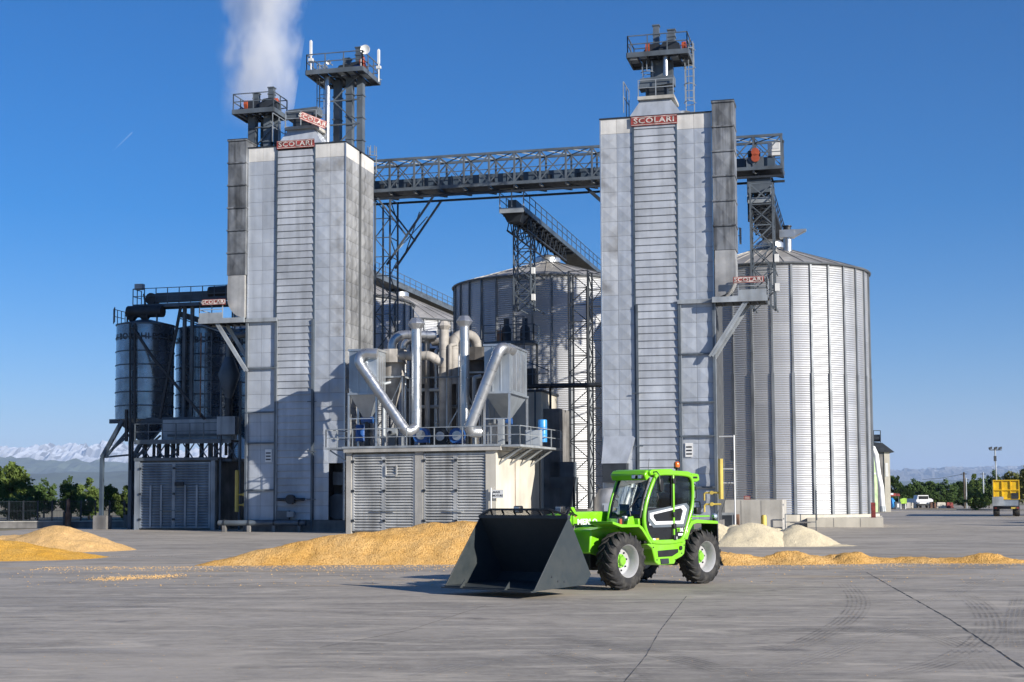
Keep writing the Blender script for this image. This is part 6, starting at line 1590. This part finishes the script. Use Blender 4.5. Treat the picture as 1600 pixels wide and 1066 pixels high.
# white flatbed lorry seen from the front
def tyre_disc(parent, x, y, r, w2, m='rubber'):
    e = link('wheel', None, parent, (x, y, r)); MB().lathe([(r * .55, -w2), (r * .92, -w2), (r, -w2 * .6), (r, w2 * .6), (r * .92, w2), (r * .55, w2)], 18, axis='x').build('tyre', m, e, 40); MB().lathe([(.001, -w2 * .8), (r * .55, -w2 * .8), (r * .55, w2 * .8), (.001, w2 * .8)], 14, axis='x').build('rim', 'rim_silver', e, 40)
q = at(1444, 798, 250); t = thing('flatbed_lorry', 'small white flatbed lorry parked in front of the dark hedge', 'lorry', (q.x, 250, 0), R(4)); 
MB().box(-1.25, .2, .95, 1.5, 5, 1.65).build('flatbed', 'white_paint', t); MB().prism([(-1.15, .7), (1.0, .7), (1.0, 1.5), (.85, 2.25), (-1.0, 2.25), (-1.15, 1.5)], 0, 2).build('cab', 'white_paint', t); MB().box(-.9, -.03, 1.55, .85, -.004, 2.1).build('windscreen', 'dark_gloss', t)
MB().box(-1.2, -.15, .45, 1.1, 0, .75).build('bumper', 'plastic', t); MB().box(-1.35, -.1, 1.1, 1.65, .18, 1.5).build('drop_side', 'white_gloss', t)
for x in (-.95, .85): tyre_disc(t, x, .9, .42, .13); tyre_disc(t, x, 4, .42, .13); MB().box(x - .2, -.17, .8, x + .2, -.02, .98).build('headlight', 'lamp_glass', t)
# yellow tipper truck seen from behind
q = at(1574, 811, 142); t = thing('tipper_truck', 'tipper truck with bright yellow body at the right edge', 'truck', (q.x, 142, 0), R(-18)); zt_ = at(1574, 750, 142).z
MB().box(-1.25, 0, zt_ - 1.95, 1.25, 6, zt_).build('tipper_body', 'tipper_yellow', t)
for x in (-1.2, -.4, .4, 1.2): bar(t, 'body_rib', (x, -.05, zt_ - 1.95), (x, -.05, zt_), .09, 'tipper_yellow')
for z in (zt_ - 1.9, zt_ - 1.0, zt_ - .05): bar(t, 'body_rail', (-1.25, -.08, z), (1.25, -.08, z), .09, 'tipper_yellow')
MB().box(.45, -.15, zt_ - 1.9, 1.1, -.1, zt_ - 1.3).build('spare_box', 'steel_dark', t); MB().box(-1.2, .1, zt_ - 2.9, 1.2, 6, zt_ - 1.97).build('chassis', 'steel_dark', t); MB().box(-1.15, -.04, zt_ - 2.6, 1.1, .09, zt_ - 1.98).build('tailgate', 'filter_box', t); MB().box(-1.35, -1.2, 1.05, -.3, -.05, 1.95).build('side_guard', 'steel_pale', t)
for x in (-.95, .95):
    for y in (.8, 2.2, 5.2): tyre_disc(t, x, y, .5, .28)
MB().box(.4, -.08, .75, .95, -.02, .92).build('number_plate', 'yellow', t); MB().box(-1.2, -.1, .95, 1.2, -.045, 1.05).build('bumper', 'steel_dark', t)
for x in (-1.05, 1.05): MB().box(x - .12, -.14, .75, x + .12, -.1, .93).build('tail_lamp', 'red_sign', t)
q = at(1622, 815, 146); t = thing('box_lorry', 'pale box lorry mostly cut off by the right edge of the photo', 'lorry', (q.x, 146, 0), R(-19)); zt_ = at(1611, 728, 146).z
MB().box(-.95, 0, 1.0, 1.5, 8, zt_).build('box_body', 'steel_pale', t); MB().box(-.9, .1, .5, 1.4, 8, .98).build('chassis', 'steel_dark', t); bar(t, 'corner_post', (-.95, -.02, 1), (-.95, -.02, zt_), .1, 'white_paint')
for x in (-.7, 1.2):
    for y in (.9, 2.2, 6.5): tyre_disc(t, x, y, .48, .15)
# lamp mast and poles
q = at(1560, 800, 190); zt_ = at(1558, 702, 190).z; t = thing('lamp_mast', 'tall floodlight mast behind the yellow truck', 'street lamp', (q.x, 190, 0)); rod(t, 'mast', (0, 0, 0), (-.2, 0, zt_), .09, 'steel_pale'); rod(t, 'cross_arm', (-.9, 0, zt_ - .1), (.7, 0, zt_ - .1), .07, 'steel')
for x in (-.8, -.1, .5): MB().prism([(x - .16, zt_ - .05), (x + .2, zt_ + .05), (x + .17, zt_ + .34), (x - .2, zt_ + .22)], -.2, .15).build('floodlight', 'steel_dark', t)
MB().box(-.35, -.12, zt_ - 1.6, -.05, .12, zt_ - .9).build('camera_box', 'steel_dark', t)
for px, pt, lb in ((1508, 738, 'dark wooden pole with a wire in front of the right trees'), (1511, 747, 'shorter pale pole right beside the dark wooden pole'), (1538, 738, 'thin grey pole between the two rounded trees')):
    q = at(px, 800, 240); zt_ = at(px, pt, 240).z; t = thing('utility_pole', lb, 'pole', (q.x, 240, 0)); rod(t, 'pole', (0, 0, 0), (0, 0, zt_), .16 if px == 1508 else .11, 'bark' if px == 1508 else 'steel_pale')
    bar(t, 'cross_arm', (-.5, 0, zt_ - .3), (.5, 0, zt_ - .3), .12, 'steel_dark')
    if px == 1508: MB().path([(0, 0, zt_ - .3), (-4, 0, zt_ - 1.0), (-7, 0, zt_ - 1.2)], .03, 4).build('wire', 'steel_dark', t)
# odds and ends along the hedge
def odd(px, py, Y, name, label, cat, fn_):
    q = at(px, py, Y); t = thing(name, label, cat, (q.x, Y, 0)); fn_(t)
odd(1394, 799, 230, 'cable_drum', 'bright blue drum standing beside the concrete silo building', 'drum', lambda t: (MB().lathe([(.001, -.4), (.55, -.4), (.9, -.15), (.9, .15), (.55, .4), (.001, .4)], 18, (0, 0, .95), 'x').build('drum', 'blue_tank', t, 30), MB().box(-.5, -.3, 0, .5, .3, .15).build('base', 'steel_dark', t)))
odd(1403, 799, 228, 'waste_bin', 'grey bin with a white label beside the blue drum', 'bin', lambda t: (MB().frustum((-.38, -.3, .38, .3), 0, (-.45, -.36, .45, .36), 1.1).build('body', 'steel', t), MB().box(-.47, -.38, 1.1, .47, .38, 1.2).build('lid', 'steel_dark', t), MB().box(-.15, -.37, .3, .15, -.345, .9).build('label_plate', 'white_paint', t)))
mat('lime', (.42, .68, .08), .5)
odd(1411, 799, 230, 'small_loader', 'lime green machine cover right of the grey bin', 'machine', lambda t: (MB().prism([(-.5, .9), (.55, .9), (.6, 1.7), (.2, 1.8), (-.45, 1.6)], -.4, .4).build('cover', 'lime', t), [MB().box(x - .06, -.3, 0, x + .06, .3, .9).build('leg', 'white_paint', t) for x in (-.35, .4)], MB().box(-.3, -.3, .4, .3, .3, .88).build('engine', 'steel_dark', t)))
odd(1396, 788, 232, 'market_canopy', 'small red and white canopy behind the blue drum', 'canopy', lambda t: (MB().prism([(-.9, 2.1), (1.0, 2.1), (.9, 2.5), (-.7, 2.6)], -.6, .6).build('canvas', 'red_sign', t), MB().box(-.9, -.62, 2.3, -.1, -.605, 2.6).build('white_panel', 'white_paint', t), [bar(t, 'pole', (x, 0, 0), (x, 0, 2.1), .08, 'steel') for x in (-.8, .9)]))
for px, w_, lb, mm in ((1420, .8, 'grey concrete block nearest the lime machine', 'concrete'), (1428, .8, 'pale concrete block left of the white lorry', 'concrete_cream'), (1458, 1.0, 'brown block right of the white lorry', 'rust'), (1471, 1.5, 'whitish rubble heap block between the lorry and the red barriers', 'concrete_cream'), (1482, .55, 'red plastic barrier, left one', 'red_sign'), (1487, .5, 'red plastic barrier, right one', 'red_sign')):
    odd(px, 799, 246, 'barrier_block' , lb, 'block', lambda t: (MB().prism([(-w_ / 2 - .12, 0), (w_ / 2 + .12, 0), (w_ / 2, .4), (w_ / 2 - .05, .95), (-w_ / 2 + .05, .95), (-w_ / 2, .4)], -.3, .3).build('block_body', mm, t), bar(t, 'top_rib', (-w_ / 2 + .06, 0, .97), (w_ / 2 - .06, 0, .97), .12, mm, .06)))
kb = thing('planting_kerb', 'low kerbed verge under the trees at the end of the yard', 'kerb', (0, 0, 0)); q0, q1 = at(1495, 800, 208), at(1556, 800, 198)
b = MB(); b.bar((q0.x, 208, .07), (q1.x + 6, 203, .07), .3, .14); b.build('kerb_stones', 'concrete', kb); b = MB(); b.add([(q0.x, 208.2, .02), (q1.x + 6, 203.2, .02), (q1.x + 8, 320, .02), (q0.x - 30, 320, .02)], [(0, 1, 2, 3)]); b.build('verge', 'farmland', kb)
# ================================================================== steam, vapour trail, haze
m = bpy.data.materials.new('steam'); m.use_nodes = True; n, l = m.node_tree.nodes, m.node_tree.links
n.remove(n['Principled BSDF']); pv = n.new('ShaderNodeVolumePrincipled'); pv.inputs['Color'].default_value = (1, 1, 1, 1); pv.inputs['Anisotropy'].default_value = 0
k = NB(n, l); tc = n.new('ShaderNodeTexCoord')
ns_ = k.noise(k.pos((1, 1, .55)), .85, 7, .6, .7)
ob = n.new('ShaderNodeSeparateXYZ'); l.new(tc.outputs['Generated'], ob.inputs[0])
dx, dy = k.math('SUBTRACT', ob.outputs[0], .5), k.math('SUBTRACT', ob.outputs[1], .5)
rad = k.math('SQRT', k.math('ADD', k.math('MULTIPLY', dx, dx), k.math('MULTIPLY', dy, dy)))
big_ = k.noise(k.pos((1, 1, .7)), .34, 3, .5, .6)
lump = k.math('SUBTRACT', k.math('ADD', k.math('MULTIPLY', big_, .75), k.math('MULTIPLY', ns_, .6)), k.math('MULTIPLY', rad, .85))
soft = k.math('MULTIPLY', k.rng(rad, .5, .36), k.rng(ob.outputs[2], 0, .3))
den = k.math('MULTIPLY', k.math('MULTIPLY', k.rng(lump, .34, .60), soft), .4)
l.new(den, pv.inputs['Density']); l.new(pv.outputs[0], n['Material Output'].inputs['Volume']); MATS['steam'] = m
u, z0 = BP(400, 200, 8); z1 = BP(412, -70, 8)[1]; u2 = BP(418, -70, 8)[0]
b = MB(); b.path([(0, 0, z0), (.1, 0, z0 + (z1 - z0) * .35), (.3, 0, z0 + (z1 - z0) * .7), (u2 - u, 0, z1)], 2.4, 16, radii=[2.5, 3.0, 3.4, 3.8])
st = b.build('steam', 'steam', None, 60); st.location = B(u, 8); tag(st, 'white steam plume rising behind the left dryer roof', kind='stuff')
m = bpy.data.materials.new('vapour'); m.use_nodes = True; n, l = m.node_tree.nodes, m.node_tree.links; n.remove(n['Principled BSDF']); vsn = n.new('ShaderNodeVolumePrincipled'); vsn.inputs['Density'].default_value = .02; vsn.inputs['Color'].default_value = (1, 1, 1, 1); l.new(vsn.outputs[0], n['Material Output'].inputs['Volume']); MATS['vapour'] = m
p0, p1 = at(176, 237, 9000), at(207, 207, 9000); b = MB(); b.path([p0, p0.lerp(p1, .4), p1], 5, 8, radii=[.5, 4.0, 5.0]); tag(b.build('vapour_trail', 'vapour', None, 60), 'short thin vapour trail in the blue sky at the left', kind='stuff')
m = bpy.data.materials.new('haze'); m.use_nodes = True; n, l = m.node_tree.nodes, m.node_tree.links; n.remove(n['Principled BSDF']); hv = n.new('ShaderNodeVolumePrincipled'); hv.inputs['Color'].default_value = (.50, .66, .93, 1); hv.inputs['Density'].default_value = HAZE_D; hv.inputs['Anisotropy'].default_value = .0; l.new(hv.outputs[0], n['Material Output'].inputs['Volume']); MATS['haze'] = m
hz = MB().box(-46000, -4000, -1.5, 46000, 61000, 1500).build('haze', 'haze'); tag(hz, 'thin blue haze over the plain', kind='stuff')
